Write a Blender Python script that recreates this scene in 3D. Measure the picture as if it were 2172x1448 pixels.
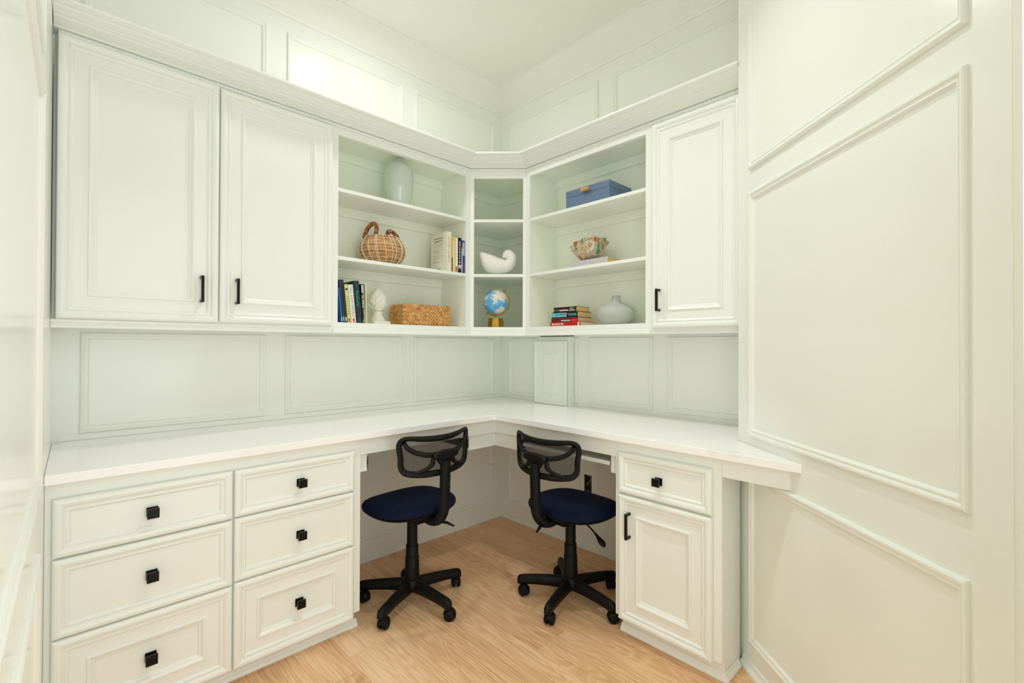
import bpy, bmesh, math, random
from math import sin, cos, pi, radians, hypot, atan2
from mathutils import Vector, Matrix

for o in list(bpy.data.objects):
    bpy.data.objects.remove(o, do_unlink=True)
SC = bpy.context.scene
COL = SC.collection
random.seed(7)

# ------------------------------------------------------------------ camera
cam_data = bpy.data.cameras.new('camera')
cam = bpy.data.objects.new('camera', cam_data)
COL.objects.link(cam)
YAW, PIT, ROL = radians(45.9178), radians(0.4001), radians(0.1874)
_f = Vector((-sin(YAW)*cos(PIT), cos(YAW)*cos(PIT), sin(PIT)))
_r = Vector((cos(YAW), sin(YAW), 0))
_u = _r.cross(_f)
_r2 = _r*cos(ROL) + _u*sin(ROL)
_u2 = -_r*sin(ROL) + _u*cos(ROL)
M = Matrix((( _r2.x, _u2.x, -_f.x, 2.2112), (_r2.y, _u2.y, -_f.y, -2.0447), (_r2.z, _u2.z, -_f.z, 1.0986), (0, 0, 0, 1)))
cam.matrix_world = M
cam_data.sensor_width = 36
cam_data.sensor_fit = 'HORIZONTAL'
cam_data.lens = 987.146*36/2172
cam_data.clip_start = 0.004
cam_data.clip_end = 50
SC.camera = cam

# ------------------------------------------------------------------ world, exposure
world = bpy.data.worlds.new('world'); SC.world = world
world.use_nodes = True
world.node_tree.nodes['Background'].inputs[0].default_value = (0.9, 0.92, 0.88, 1)
world.node_tree.nodes['Background'].inputs[1].default_value = 0.2
SC.view_settings.view_transform = 'Standard'
SC.view_settings.look = 'None'
SC.view_settings.gamma = 1
SC.view_settings.use_curve_mapping = False
SC.view_settings.exposure = -0.05
try:
    SC.cycles.max_bounces = 16
    SC.cycles.diffuse_bounces = 12
    SC.cycles.glossy_bounces = 6
    SC.cycles.transmission_bounces = 8
    SC.cycles.transparent_max_bounces = 12
    SC.cycles.sample_clamp_indirect = 6
except Exception:
    pass

# ceiling cans: positions come from the shadow edges under the desk and the glare on the wall
CEIL = 2.70
CANS = [(0.57, -1.02), (1.46, -1.01)]
CAN_W = [4.3, 3.8]
CAN_SPREAD = [radians(172), radians(108)]
FILL_W = 12.5
CAN_COL = (0.975, 0.985, 0.955)
# added fill light, set in an assumed doorway behind the camera
_hl = bpy.data.lights.new('added_fill', 'AREA'); _hl.shape = 'RECTANGLE'; _hl.size = 0.82; _hl.size_y = 2.08; _hl.energy = FILL_W; _hl.color = (0.975, 1.0, 0.98)
_ho = bpy.data.objects.new('added_fill', _hl); COL.objects.link(_ho); _ho.location = (2.345, -1.673, 1.05); _ho.rotation_euler = (radians(90), 0, radians(90))

# ------------------------------------------------------------------ helpers
def lin(h):
    h = h.lstrip('#')
    out = []
    for i in (0, 2, 4):
        c = int(h[i:i+2], 16)/255
        out.append(c/12.92 if c <= 0.04045 else ((c+0.055)/1.055)**2.4)
    return (*out, 1)

def mat(name, color, rough=0.5, metal=0.0, spec=0.5, coat=0.0, trans=0.0, ior=1.45, sheen=0.0):
    m = bpy.data.materials.new(name); m.use_nodes = True
    b = m.node_tree.nodes['Principled BSDF']
    b.inputs['Base Color'].default_value = lin(color) if isinstance(color, str) else color
    b.inputs['Roughness'].default_value = rough
    b.inputs['Metallic'].default_value = metal
    b.inputs['Specular IOR Level'].default_value = spec
    b.inputs['Coat Weight'].default_value = coat
    b.inputs['Transmission Weight'].default_value = trans
    b.inputs['IOR'].default_value = ior
    b.inputs['Sheen Weight'].default_value = sheen
    return m

class NT:
    """small node-tree helper"""
    def __init__(s, m): s.t = m.node_tree; s.b = s.t.nodes['Principled BSDF']; s.n = s.t.nodes; s.l = s.t.links
    def new(s, kind, **kw):
        n = s.n.new(kind)
        for k, v in kw.items():
            if k in n.inputs: n.inputs[k].default_value = v
            else: setattr(n, k, v)
        return n
    def link(s, a, b): s.l.new(a, b)
    def math(s, op, a, b=None, c=None):
        n = s.n.new('ShaderNodeMath'); n.operation = op
        for i, v in enumerate((a, b, c)):
            if v is None: continue
            if isinstance(v, (int, float)): n.inputs[i].default_value = v
            else: s.l.new(v, n.inputs[i])
        return n.outputs[0]
    def ramp(s, fac, stops):
        n = s.n.new('ShaderNodeValToRGB')
        e = n.color_ramp.elements
        while len(e) < len(stops): e.new(0.5)
        for i, (p, c) in enumerate(stops):
            e[i].position = p; e[i].color = lin(c) if isinstance(c, str) else c
        s.l.new(fac, n.inputs[0]); return n.outputs[0]
    def mix(s, f, a, b):
        n = s.n.new('ShaderNodeMix'); n.data_type = 'RGBA'
        for sock, v in ((n.inputs[0], f), (n.inputs[6], a), (n.inputs[7], b)):
            if isinstance(v, (int, float)): sock.default_value = v
            elif isinstance(v, tuple): sock.default_value = v
            else: s.l.new(v, sock)
        return n.outputs[2]
    def coords(s, which='Object', scale=(1, 1, 1), loc=(0, 0, 0), rot=(0, 0, 0)):
        tc = s.n.new('ShaderNodeTexCoord'); mp = s.n.new('ShaderNodeMapping')
        mp.inputs['Scale'].default_value = scale; mp.inputs['Location'].default_value = loc
        mp.inputs['Rotation'].default_value = rot
        s.l.new(tc.outputs[which], mp.inputs[0]); return mp.outputs[0]
    def bump(s, h, strength=0.2, dist=0.001):
        n = s.n.new('ShaderNodeBump'); n.inputs['Strength'].default_value = strength
        n.inputs['Distance'].default_value = dist
        s.l.new(h, n.inputs['Height']); s.l.new(n.outputs[0], s.b.inputs['Normal'])

def paint(name, color, rough, bump=0.05):
    m = mat(name, color, rough)
    t = NT(m)
    n = t.new('ShaderNodeTexNoise', Scale=55.0, Detail=3.0)
    t.link(t.coords('Object'), n.inputs['Vector'])
    t.bump(n.outputs['Fac'], bump, 0.002)
    return m

PW = paint('wall_paint', (0.870, 0.89, 0.845, 1), 0.15, 0.02)
PC = paint('cabinet_paint', (0.868, 0.90, 0.868, 1), 0.26, 0.02)
PCE = paint('ceiling_paint', (0.885, 0.885, 0.845, 1), 0.5)
PI = paint('shelf_interior_paint', (0.885, 0.925, 0.835, 1), 0.32)
BLK = mat('black_metal', '#16130f', 0.35, 0.6)
BPL = paint('black_plastic', '#0a0908', 0.50, 0.15); BPL.node_tree.nodes['Principled BSDF'].inputs['Specular IOR Level'].default_value = 0.3
BPL2 = mat('black_rubber', '#070706', 0.55, spec=0.3)
CHROME = mat('chrome', '#c9c9c9', 0.2, 1.0)
BRONZE = mat('dark_bronze', '#3a2417', 0.4, 0.7)
GOLD = mat('gold_metal', '#c79a4e', 0.28, 1.0)
WHITE = mat('matte_white', '#efeee8', 0.55)

def quartz():
    m = mat('white_quartz', '#fbfafc', 0.16)
    t = NT(m)
    v = t.coords('Object', scale=(1, 1, 1))
    n1 = t.new('ShaderNodeTexNoise', Scale=2.3, Detail=6.0, Distortion=1.6); t.link(v, n1.inputs['Vector'])
    d = t.math('ABSOLUTE', t.math('SUBTRACT', n1.outputs['Fac'], 0.5))
    vein = t.math('SUBTRACT', 1.0, t.math('MINIMUM', t.math('MULTIPLY', d, 60.0), 1.0))
    n2 = t.new('ShaderNodeTexNoise', Scale=5.0, Detail=2.0); t.link(v, n2.inputs['Vector'])
    k = t.math('MULTIPLY', vein, t.math('MAXIMUM', t.math('MULTIPLY', t.math('SUBTRACT', n2.outputs['Fac'], 0.5), 2.2), 0.0))
    t.link(t.mix(k, lin('#fbfafc'), lin('#cfccc8')), t.b.inputs['Base Color'])
    return m
QZ = quartz()

def wood_floor():
    m = mat('oak_plank', '#caa277', 0.42)
    t = NT(m)
    info = t.n.new('ShaderNodeObjectInfo')
    tc = t.n.new('ShaderNodeTexCoord')
    off = t.n.new('ShaderNodeVectorMath'); off.operation = 'SCALE'
    comb = t.n.new('ShaderNodeCombineXYZ')
    r = info.outputs['Random']
    t.link(t.math('MULTIPLY', r, 37.0), comb.inputs[0]); t.link(t.math('MULTIPLY', r, 91.0), comb.inputs[1]); t.link(t.math('MULTIPLY', r, 13.0), comb.inputs[2])
    add = t.n.new('ShaderNodeVectorMath'); add.operation = 'ADD'
    t.link(tc.outputs['Object'], add.inputs[0]); t.link(comb.outputs[0], add.inputs[1])
    mp = t.n.new('ShaderNodeMapping'); mp.inputs['Scale'].default_value = (1.0, 7.0, 1.0)
    t.link(add.outputs[0], mp.inputs[0])
    # large cathedral figure
    n = t.new('ShaderNodeTexNoise', Scale=1.3, Detail=2.0, Distortion=0.6); t.link(mp.outputs[0], n.inputs['Vector'])
    rings = t.math('FRACT', t.math('MULTIPLY', n.outputs['Fac'], 16.0))
    ringl = t.math('SUBTRACT', 1.0, t.math('ABSOLUTE', t.math('SUBTRACT', t.math('MULTIPLY', rings, 2.0), 1.0)))
    # fine fibres
    mp2 = t.n.new('ShaderNodeMapping'); mp2.inputs['Scale'].default_value = (5.0, 190.0, 1.0)
    t.link(add.outputs[0], mp2.inputs[0])
    n2 = t.new('ShaderNodeTexNoise', Scale=1.0, Detail=3.0); t.link(mp2.outputs[0], n2.inputs['Vector'])
    # slow tone
    mp3 = t.n.new('ShaderNodeMapping'); mp3.inputs['Scale'].default_value = (0.9, 3.5, 1.0)
    t.link(add.outputs[0], mp3.inputs[0])
    n3 = t.new('ShaderNodeTexNoise', Scale=1.6, Detail=2.0); t.link(mp3.outputs[0], n3.inputs['Vector'])
    g = t.math('ADD', t.math('MULTIPLY', t.math('MULTIPLY', ringl, ringl), 0.18), t.math('MULTIPLY', n2.outputs['Fac'], 0.85))
    g = t.math('ADD', g, t.math('MULTIPLY', t.math('SUBTRACT', n3.outputs['Fac'], 0.5), 0.65))
    g = t.math('ADD', g, t.math('MULTIPLY', t.math('SUBTRACT', r, 0.5), 0.22))
    c = t.ramp(g, [(0.12, '#c3936a'), (0.45, '#e7bb90'), (0.75, '#f6d3ac'), (1.0, '#fce7cc')])
    t.link(c, t.b.inputs['Base Color'])
    t.bump(t.math('ADD', n2.outputs['Fac'], t.math('MULTIPLY', ringl, 0.4)), 0.12, 0.001)
    return m
OAK = wood_floor()

# ------------------------------------------------------------------ frames: u runs along the wall, n out of it
class Frame:
    def __init__(s, o, u, n):
        s.o, s.u, s.n = Vector(o), Vector(u), Vector(n)
    def __call__(s, u, n, z):
        return s.o + s.u*u + s.n*n + Vector((0, 0, z))
FA = Frame((0, 0, 0), (0, -1, 0), (1, 0, 0))            # left run (back-left wall)
FB = Frame((0, 0, 0), (1, 0, 0), (0, -1, 0))            # right run (back-right wall)
_E = Vector((1.583, -0.316, 0)); _F = Vector((0.7466, -0.6653, 0))
FC = Frame(_E, _F, (-0.6653, -0.7466, 0))               # angled wall
_lw = Vector((1, -0.015, 0)).normalized()
FL = Frame((0, -2.066, 0), _lw, (-_lw.y, _lw.x, 0))     # left side wall
FE = Frame((2.236, -0.898, 0), (0, -1, 0), (-1, 0, 0))  # wall beyond the angled wall
DU, DL, DC = 0.241, 0.507, 0.544
_h = math.sqrt(0.5)
E0 = 0.455
FD = Frame((DU, -E0, 0), (_h, _h, 0), (_h, -_h, 0))     # diagonal corner face
DW = (E0-DU)*math.sqrt(2)                                # its width

# ------------------------------------------------------------------ mesh building
class MB:
    def __init__(s): s.v = []; s.f = []; s.mi = []; s.sm = []
    def add(s, verts, faces, mi=0, smooth=False):
        k = len(s.v); s.v += [Vector(p) for p in verts]
        for f in faces:
            s.f.append([i+k for i in f]); s.mi.append(mi); s.sm.append(smooth)
        return s
    def box(s, F, u0, u1, n0, n1, z0, z1, mi=0):
        P = [F(u, n, z) for z in (z0, z1) for n in (n0, n1) for u in (u0, u1)]
        return s.add(P, [(0, 2, 3, 1), (4, 5, 7, 6), (0, 1, 5, 4), (2, 6, 7, 3), (0, 4, 6, 2), (1, 3, 7, 5)], mi)
    def quad(s, F, u0, u1, n0, z0, z1, mi=0):
        return s.add([F(u0, n0, z0), F(u1, n0, z0), F(u1, n0, z1), F(u0, n0, z1)], [(0, 1, 2, 3)], mi)
    def loft(s, rings, closed=True, cap=True, mi=0, smooth=True, loop=False):
        k = len(rings[0]); V = [p for r in rings for p in r]; Fs = []
        R = len(rings); rr = R if loop else R-1
        for i in range(rr):
            for j in range(k if closed else k-1):
                a = i*k+j; b = i*k+(j+1) % k; i2 = (i+1) % R
                Fs.append((a, b, i2*k+(j+1) % k, i2*k+j))
        s.add(V, Fs, mi, smooth)
        if cap and not loop and closed:
            s.add(rings[0], [tuple(range(k))[::-1]], mi, smooth=False)
            s.add(rings[-1], [tuple(range(k))], mi, smooth=False)
        return s
    def lathe(s, c, prof, seg=32, mi=0, smooth=True, cap=True, axis=None, ang0=0, mod=None):
        c = Vector(c); rings = []
        for (r, z) in prof:
            ring = []
            for j in range(seg):
                a = ang0+2*pi*j/seg
                rr = r*(mod(a, z) if mod else 1)
                ring.append(Vector((rr*cos(a), rr*sin(a), z)))
            rings.append(ring)
        if axis is not None:
            q = Vector((0, 0, 1)).rotation_difference(Vector(axis).normalized()).to_matrix()
            rings = [[q @ p for p in r] for r in rings]
        rings = [[p+c for p in r] for r in rings]
        return s.loft(rings, True, cap, mi, smooth)
    def tube(s, pts, rad, seg=10, mi=0, cap=True, sx=1.0, up=None, closed=False, smooth=True):
        pts = [Vector(p) for p in pts]; n = len(pts); rings = []
        if not isinstance(rad, (list, tuple)): rad = [rad]*n
        prev = None
        for i in range(n):
            if closed: t = (pts[(i+1) % n]-pts[i-1]).normalized()
            else: t = (pts[min(i+1, n-1)]-pts[max(i-1, 0)]).normalized()
            if up is not None: a = Vector(up) if not callable(up) else up(i)
            elif prev is None: a = Vector((0, 0, 1)) if abs(t.z) < 0.9 else Vector((1, 0, 0))
            else: a = prev
            a = (a - t*a.dot(t)).normalized(); b = t.cross(a); prev = a
            rings.append([pts[i]+(a*cos(2*pi*j/seg)+b*sin(2*pi*j/seg)*sx)*rad[i] for j in range(seg)])
        return s.loft(rings, True, cap, mi, smooth, loop=closed)
    def sweep(s, path, prof, closed_prof=True, mi=0):
        """path: list of functions/points given as callables (o,z)->Vector per mitred station"""
        rings = [[st(o, z) for (o, z) in prof] for st in path]
        return s.loft(rings, closed_prof, closed_prof, mi, smooth=False)
    def sphere(s, c, r, seg=24, rings=14, sc=(1, 1, 1), mi=0, z0=-1, z1=1):
        prof = []
        for i in range(rings+1):
            a = -pi/2+pi*i/rings
            prof.append((max(r*cos(a), 1e-5), r*sin(a)))
        c = Vector(c); R = []
        for (rr, z) in prof:
            R.append([c+Vector((rr*cos(2*pi*j/seg)*sc[0], rr*sin(2*pi*j/seg)*sc[1], z*sc[2])) for j in range(seg)])
        return s.loft(R, True, True, mi, True)
    def build(s, name, mats, parent=None, base=(0, 0, 0), fix=True, bevel=0.0, auto=False, weld=0):
        me = bpy.data.meshes.new(name)
        b = Vector(base)
        me.from_pydata([tuple(p-b) for p in s.v], [], s.f)
        if not isinstance(mats, (list, tuple)): mats = [mats]
        for m in mats: me.materials.append(m)
        for p, i, sm in zip(me.polygons, s.mi, s.sm): p.material_index = i; p.use_smooth = sm
        if fix or weld:
            bm = bmesh.new(); bm.from_mesh(me)
            if weld: bmesh.ops.remove_doubles(bm, verts=bm.verts, dist=weld)
            bmesh.ops.recalc_face_normals(bm, faces=bm.faces); bm.to_mesh(me); bm.free()
        o = bpy.data.objects.new(name, me); COL.objects.link(o)
        if parent is not None:
            o.parent = parent
            # parents sit unrotated: child keeps base at the same origin
            o.location = Vector(base) - world_loc(parent)
        else:
            o.location = b
        if bevel:
            md = o.modifiers.new('bevel', 'BEVEL'); md.width = bevel; md.segments = 2; md.limit_method = 'ANGLE'; md.angle_limit = radians(40)
        return o

def world_loc(o):
    v = Vector((0, 0, 0))
    while o is not None: v += Vector(o.location); o = o.parent
    return v

def tag(o, label, cat, group=None):
    o['label'] = label; o['category'] = cat
    if group: o['group'] = group
    return o
def thing(name, loc, label, cat, group=None):
    o = bpy.data.objects.new(name, None); COL.objects.link(o); o.location = loc
    o.empty_display_size = 0.05
    return tag(o, label, cat, group)
def structure(o): o['kind'] = 'structure'; return o

def frame_rings(F, u0, u1, z0, z1, prof, n0=0.0, center=True, mb=None, mi=0, su=1.0):
    """prof: (inset, height) steps lofted round the rectangle, mitred in the corners"""
    mb = mb or MB(); rings = []
    for (i, h) in prof:
        j = i*su; rings.append([F(u0+j, n0+h, z0+i), F(u1-j, n0+h, z0+i), F(u1-j, n0+h, z1-i), F(u0+j, n0+h, z1-i)])
    mb.loft(rings, True, False, mi, smooth=False)
    if center: mb.add(rings[-1], [(0, 1, 2, 3)], mi)
    return mb

OUT = [(0, 0), (0, .0135), (.0015, .0175), (.006, .0205), (.012, .0215), (.018, .0200), (.0225, .0165), (.0235, .0140),
       (.0255, .0140), (.0262, .0158), (.0305, .0162), (.0335, .0145), (.0355, .0118), (.0365, .0110)]
INN = [(.0705, .0110), (.0708, .0140), (.0725, .0155), (.0760, .0156), (.0800, .0135), (.0835, .0095), (.0845, .0078),
       (.0865, .0080), (.0885, .0072), (.0915, .0042), (.0920, .0040)]
MOLD = [(0, 0), (0, .0055), (.0015, .0085), (.0055, .0105), (.0095, .0090), (.0115, .0060), (.0135, .0060), (.0145, .0078),
        (.0185, .0074), (.0215, .0045), (.0235, .0012), (.0240, 0)]
MOLDC = [(0, 0), (0, .006), (.002, .0105), (.006, .0135), (.011, .0130), (.015, .0085), (.0175, .0075), (.019, .0095),
         (.0225, .0095), (.026, .0050), (.028, .0012), (.0285, 0)]

# ================================================================== SETTING
# floor: planks run along x
RB = 2.107
floor = structure(MB().box(FB, -0.1, 2.34, -0.1, 2.2, -0.06, -0.004).build('floor', mat('subfloor', '#7a5a3c', 0.8)))
rows = []
y = -0.645
while y < 0: y += 0.1667
yy = y
ri = 0
rnd = random.Random(11)
while yy > -RB:
    ya, yb = yy-0.1667, yy
    joints = [-0.01]
    st = rnd.uniform(0.25, 1.0)
    if abs(yb - (-0.645)) < 0.01: joints = [-0.01, 1.064]; st = 9
    elif abs(yb - (-0.645-0.1667)) < 0.01: joints = [-0.01, 0.40, 1.62]; st = 9
    elif abs(yb - (-0.645+0.1667)) < 0.01: joints = [-0.01, 0.62, 1.84]; st = 9
    x = st
    while x < 2.24: joints.append(x); x += 1.22
    joints.append(2.24)
    for a, b in zip(joints, joints[1:]):
        if b-a < 0.02: continue
        y0, y1 = max(ya, -RB), min(yb, 0.0)
        if y1-y0 < 0.02: continue
        cx, cy = (a+b)/2, (y0+y1)/2
        g = 0.0002; e = 0.0007
        mb = MB()
        def R(i, z): return [Vector((a+i, y0+i, z)), Vector((b-i, y0+i, z)), Vector((b-i, y1-i, z)), Vector((a+i, y1-i, z))]
        mb.loft([R(g, -0.004), R(g, -e*0.7), R(g+e, 0.0)], True, True, 0, False)
        mb.build('plank', OAK, floor, (cx, cy, 0))
    yy -= 0.1667

ceiling = structure(MB().box(FB, -0.1, 2.34, -0.1, 2.2, CEIL, CEIL+0.08).build('ceiling', PCE))

wall_bl = structure(MB().box(FA, -0.1, 2.2, -0.1, 0, -0.01, CEIL).build('wall_back_left', PW))
def prism(poly, z0, z1):
    return MB().loft([[Vector((x, y, z0)) for x, y in poly], [Vector((x, y, z1)) for x, y in poly]], True, True, 0, False)
# back-right wall with the cut-out for the open socket box
SOX0, SOX1, SOZ0, SOZ1 = 0.667, 0.716, 0.306, 0.398
w = MB()
w.box(FB, -0.1, SOX0, -0.1, 0, -0.01, CEIL); w.box(FB, SOX1, 1.62, -0.1, 0, -0.01, CEIL)
w.box(FB, SOX0, SOX1, -0.1, 0, -0.01, SOZ0); w.box(FB, SOX0, SOX1, -0.1, 0, SOZ1, CEIL); w.box(FB, SOX0, SOX1, -0.1, -0.05, SOZ0, SOZ1)
wall_br = structure(w.build('wall_back_right', PW))
wall_r = structure(prism([(1.583, 0.0), (1.583, -0.316), (2.2355, -0.8975), (2.34, -0.8975), (2.34, 0.0)], -0.01, CEIL).build('wall_right', PW))
_w = MB(); _w.box(FE, 0, 0.36, -0.104, 0, -0.01, CEIL); _w.box(FE, 0.36, 1.30, -0.104, 0, 2.10, CEIL); _w.box(FE, 1.19, 1.30, -0.104, 0, -0.01, 2.10)  # doorway opening is assumed, left for the added fill light
wall_rear = structure(_w.build('wall_rear', paint('rear_wall_paint', (0.86, 0.87, 0.80, 1), 0.35)))
WG = paint('side_wall_gloss_paint', (0.885, 0.89, 0.85, 1), 0.16, 0.03)
wall_l = structure(MB().box(FL, -0.05, 2.34, -0.1, 0, -0.01, CEIL).build('wall_left', WG))

def panel(par, F, u0, u1, z0, z1, prof=MOLD, m=PW, su=1.0):
    frame_rings(F, u0, u1, z0, z1, prof, 0.0, center=False, su=su).build('panel_moulding', m, par, F(u0, 0, z0))

gridA = [(1.404, 1.997), (0.730, 1.322), (0.072, 0.654)]
for (a, b) in gridA:
    panel(wall_bl, FA, a, b, 0.785, 1.137)
    if b < 1.35: panel(wall_bl, FA, a, b, 0.105, 0.668)
    panel(wall_bl, FA, a, b, 2.14, 2.505)
for (a, b) in [(0.076, 0.625), (0.703, 1.075), (1.152, 1.56)]:
    panel(wall_br, FB, a, b, 0.785, 1.137)
panel(wall_br, FB, 0.076, 0.640, 0.105, 0.668)
panel(wall_br, FB, 0.740, 1.15, 0.105, 0.668)
for (a, b) in [(0.076, 0.757), (0.850, 1.54)]:
    panel(wall_br, FB, a, b, 2.14, 2.505)
for (z0, z1) in [(0.100, 0.671), (0.793, 1.617), (1.692, 2.50)]:
    panel(wall_r, FC, 0.080, 0.803, z0, z1, [(i, h*0.85) for i, h in MOLDC], PW, 0.68)
for (z0, z1) in [(0.100, 0.671), (0.800, 1.617), (1.692, 2.50)]:
    panel(wall_l, FL, 0.86, 1.86, z0, z1, [(i, h*0.62) for i, h in MOLDC], WG)

MB().tube([FA(.112, .0105, .350), FA(.112, .024, .350), FA(.100, .026, .349), FA(.078, .022, .346)], .0016, 6).build('hook', CHROME, wall_bl, FA(.1, 0, .35))
# bottom strip of the panelling that meets the worktop
structure(MB().box(FA, 0, 2.05, 0, 0.004, 0.7625, 0.784).build('trim_1', PW))
# base shoe along the floor under the desk and along the angled wall
SHOE = [(0, 0), (.012, 0), (.0118, .006), (.009, .011), (.004, .0145), (0, .0155)]
def run(F, u0, u1, prof, name, m, par=None, n0=0.0, z0=0.0, m0=0.0, m1=0.0):
    mb = MB(); rings = [[F(u0+m0*o, n0+o, z0+z) for o, z in prof], [F(u1+m1*o, n0+o, z0+z) for o, z in prof]]
    mb.loft(rings, True, True, 0, False)
    return mb.build(name, m, par, F(u0, n0, z0) if par is None else world_loc(par))
structure(run(FA, 0, 1.2, SHOE, 'baseboard_back_left', PC, m0=1))
structure(run(FB, 0, 1.2, SHOE, 'baseboard_back_right', PC, m0=1))
SH2 = [(0, 0), (.016, 0), (.0155, .009), (.011, .016), (.006, .020), (.0045, .034), (0, .036)]
structure(run(FC, 0.035, 0.87, SH2, 'baseboard_right', PC))
# ceiling cornice
CR = [(0, -.125), (.004, -.125), (.008, -.112), (.020, -.100), (.040, -.078), (.062, -.050), (.078, -.030), (.086, -.022), (.092, -.012), (.098, -.010), (.100, 0), (0, 0)]
structure(run(FA, 0, 2.06, CR, 'trim_2', PCE, z0=CEIL, m0=1, m1=-1))
structure(run(FB, 0, 1.583, CR, 'trim_3', PCE, z0=CEIL, m0=1, m1=-0.4))
structure(run(FC, 0, 0.87, CR, 'trim_4', PCE, z0=CEIL, m0=0.4, m1=-0.4))

# ================================================================== CEILING LIGHTS
for i, (x, yv) in enumerate(CANS):
    t = thing('recessed_light', (x, yv, CEIL), 'round white recessed ceiling light ' + ('nearer the back-left wall' if i == 0 else 'further from the back-left wall'), 'ceiling light', 'recessed ceiling lights')
    MB().lathe((x, yv, CEIL), [(.052, -.001), (.054, -.006), (.070, -.005), (.076, 0), (.076, .002), (.052, .002)], 40, cap=False).build('trim_ring', WHITE, t, (x, yv, CEIL))
    em = bpy.data.materials.new('lamp_lens'); em.use_nodes = True
    b = em.node_tree.nodes['Principled BSDF']; b.inputs['Base Color'].default_value = (1, 1, 1, 1)
    b.inputs['Emission Color'].default_value = (*CAN_COL, 1); b.inputs['Emission Strength'].default_value = 18
    MB().lathe((x, yv, CEIL), [(.001, -.0015), (.052, -.0015), (.052, -.0005), (.001, -.0005)], 40).build('lens', em, t, (x, yv, CEIL))
    ld = bpy.data.lights.new('can_lamp', 'AREA'); ld.shape = 'DISK'; ld.size = 0.10; ld.energy = CAN_W[i]; ld.color = CAN_COL; ld.spread = CAN_SPREAD[i]
    lo = bpy.data.objects.new('can_lamp', ld); COL.objects.link(lo); lo.parent = t; lo.location = (0, 0, -0.004)

# ================================================================== HARDWARE
def bar_pull(par, F, u, z0, z1, n):
    """square black bar pull with two posts"""
    mb = MB()
    mb.box(F, u-.0045, u+.0045, n+.022, n+.031, z0, z1)
    for z in (z0, z1-.009): mb.box(F, u-.0045, u+.0045, n, n+.024, z, z+.009)
    o = mb.build('handle', BLK, par, F(u, n, z0), bevel=0.0006)
    return o
def square_knob(par, F, u, z, n):
    mb = MB()
    mb.box(F, u-.0135, u+.0135, n, n+.003, z-.0135, z+.0135)
    mb.box(F, u-.0075, u+.0075, n+.003, n+.019, z-.0075, z+.0075)
    mb.box(F, u-.0140, u+.0140, n+.019, n+.027, z-.0140, z+.0140)
    return mb.build('knob', BLK, par, F(u, n, z), bevel=0.0006)
def door(par, F, u0, u1, z0, z1, n0, inner=True, name='door', ins=0.0):
    prof = OUT + ([(i+ins, h) for i, h in INN] if inner else [])
    return frame_rings(F, u0, u1, z0, z1, prof, n0).build(name, PC, par, F(u0, n0, z0))

# ================================================================== UPPER UNITS
ZB, ZT, ZF = 1.1725, 2.007, 2.053       # carcass floor underside, opening top, top of frame
ZS = [1.1937, 1.4815, 1.7783]
G = 0.0015
# --- two-door wall cabinet
t = thing('wall_cabinet', FA(1.64, 0, ZB), 'white double-door wall cabinet with two tall panelled doors on the left wall', 'cabinet')
mb = MB()
mb.box(FA, 1.2145, 2.045, 0.008, DU-.012, ZB, ZF); mb.box(FA, 1.2145, 2.0570, DU-.012, DU, ZB+.0003, ZF); mb.box(FA, 2.0450, 2.0675, DU-.05, DU-.032, ZB+.0003, ZF)
mb.build('body', PC, t, FA(1.64, 0, ZB))
d1 = door(t, FA, 1.6365, 2.058, 1.175, 2.036, DU+.0005)
bar_pull(d1, FA, 1.6885, 1.2455, 1.3385, DU+.0115)
d2 = door(t, FA, 1.2175, 1.6325, 1.178, 2.031, DU+.0005)
bar_pull(d2, FA, 1.5775, 1.2455, 1.3390, DU+.0115)
# --- single-door wall cabinet on the right
t = thing('wall_cabinet', FB(1.39, 0, ZB), 'white single-door wall cabinet beside the angled wall', 'cabinet')
mb = MB(); mb.box(FB, 1.205, 1.580, 0.008, DU-.012, ZB, ZF); mb.box(FB, 1.205, 1.580, DU-.012, DU, ZB+.0003, ZF)
mb.build('body', PC, t, FB(1.39, 0, ZB))
d3 = door(t, FB, 1.2105, 1.574, 1.1705, 2.026, DU+.0005)
bar_pull(d3, FB, 1.2450, 1.2400, 1.3320, DU+.0115)

def shelf_unit(F, a0, a1, aL, aR, label):
    """open unit: opening from a0 (corner side) to a1, face frame from aL to aR"""
    t = thing('shelf_unit', F((a0+a1)/2, 0, ZB), label, 'shelf unit', 'open shelf units')
    base = F((a0+a1)/2, 0, ZB)
    MB().box(F, a0-.026, a1+.012, 0.008, 0.014, ZB, 2.045).build('back_panel', PI, t, base)
    MB().box(F, a0-.026, a0, 0.0145, DU-.0205, ZB, 2.045).build('side_panel', PI, t, base)
    MB().box(F, a1, a1+.012, 0.0145, DU-.0205, ZB, 2.045).build('side_panel', PI, t, base)
    MB().box(F, a0, a1, 0.0145, DU-.0215, 2.030, 2.045).build('top_panel', PI, t, base)
    MB().box(F, a0, a1, 0.0145, DU-.0205, ZB, ZS[0]).build('bottom_panel', PI, t, base)
    for z in ZS[1:]:
        MB().box(F, a0+.0005, a1-.0005, 0.0145, DU-.0010, z-.0155, z).build('shelf', PC, t, base, bevel=0.0008)
    for z in (2.030, ZS[2]-.0155, ZS[1]-.0155):
        MB().box(F, a0+.0005, a1-.0005, 0.0145, 0.0265, z-.046, z-.0002).build('cleat', PI, t, base, bevel=0.001)
    fr = MB()
    fr.box(F, aL, a0, DU-.020, DU, ZB, ZF); fr.box(F, a1, aR, DU-.020, DU, ZB, ZF)
    fr.box(F, a0, a1, DU-.020, DU, ZT, ZF); fr.box(F, a0, a1, DU-.020, DU, ZB, ZS[0])
    fr.build('face_frame', PC, t, base)
    return t
shelf_unit(FA, 0.4835, 1.1870, 0.4555, 1.2140, 'white open shelf unit of three shelves on the left wall')
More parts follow.
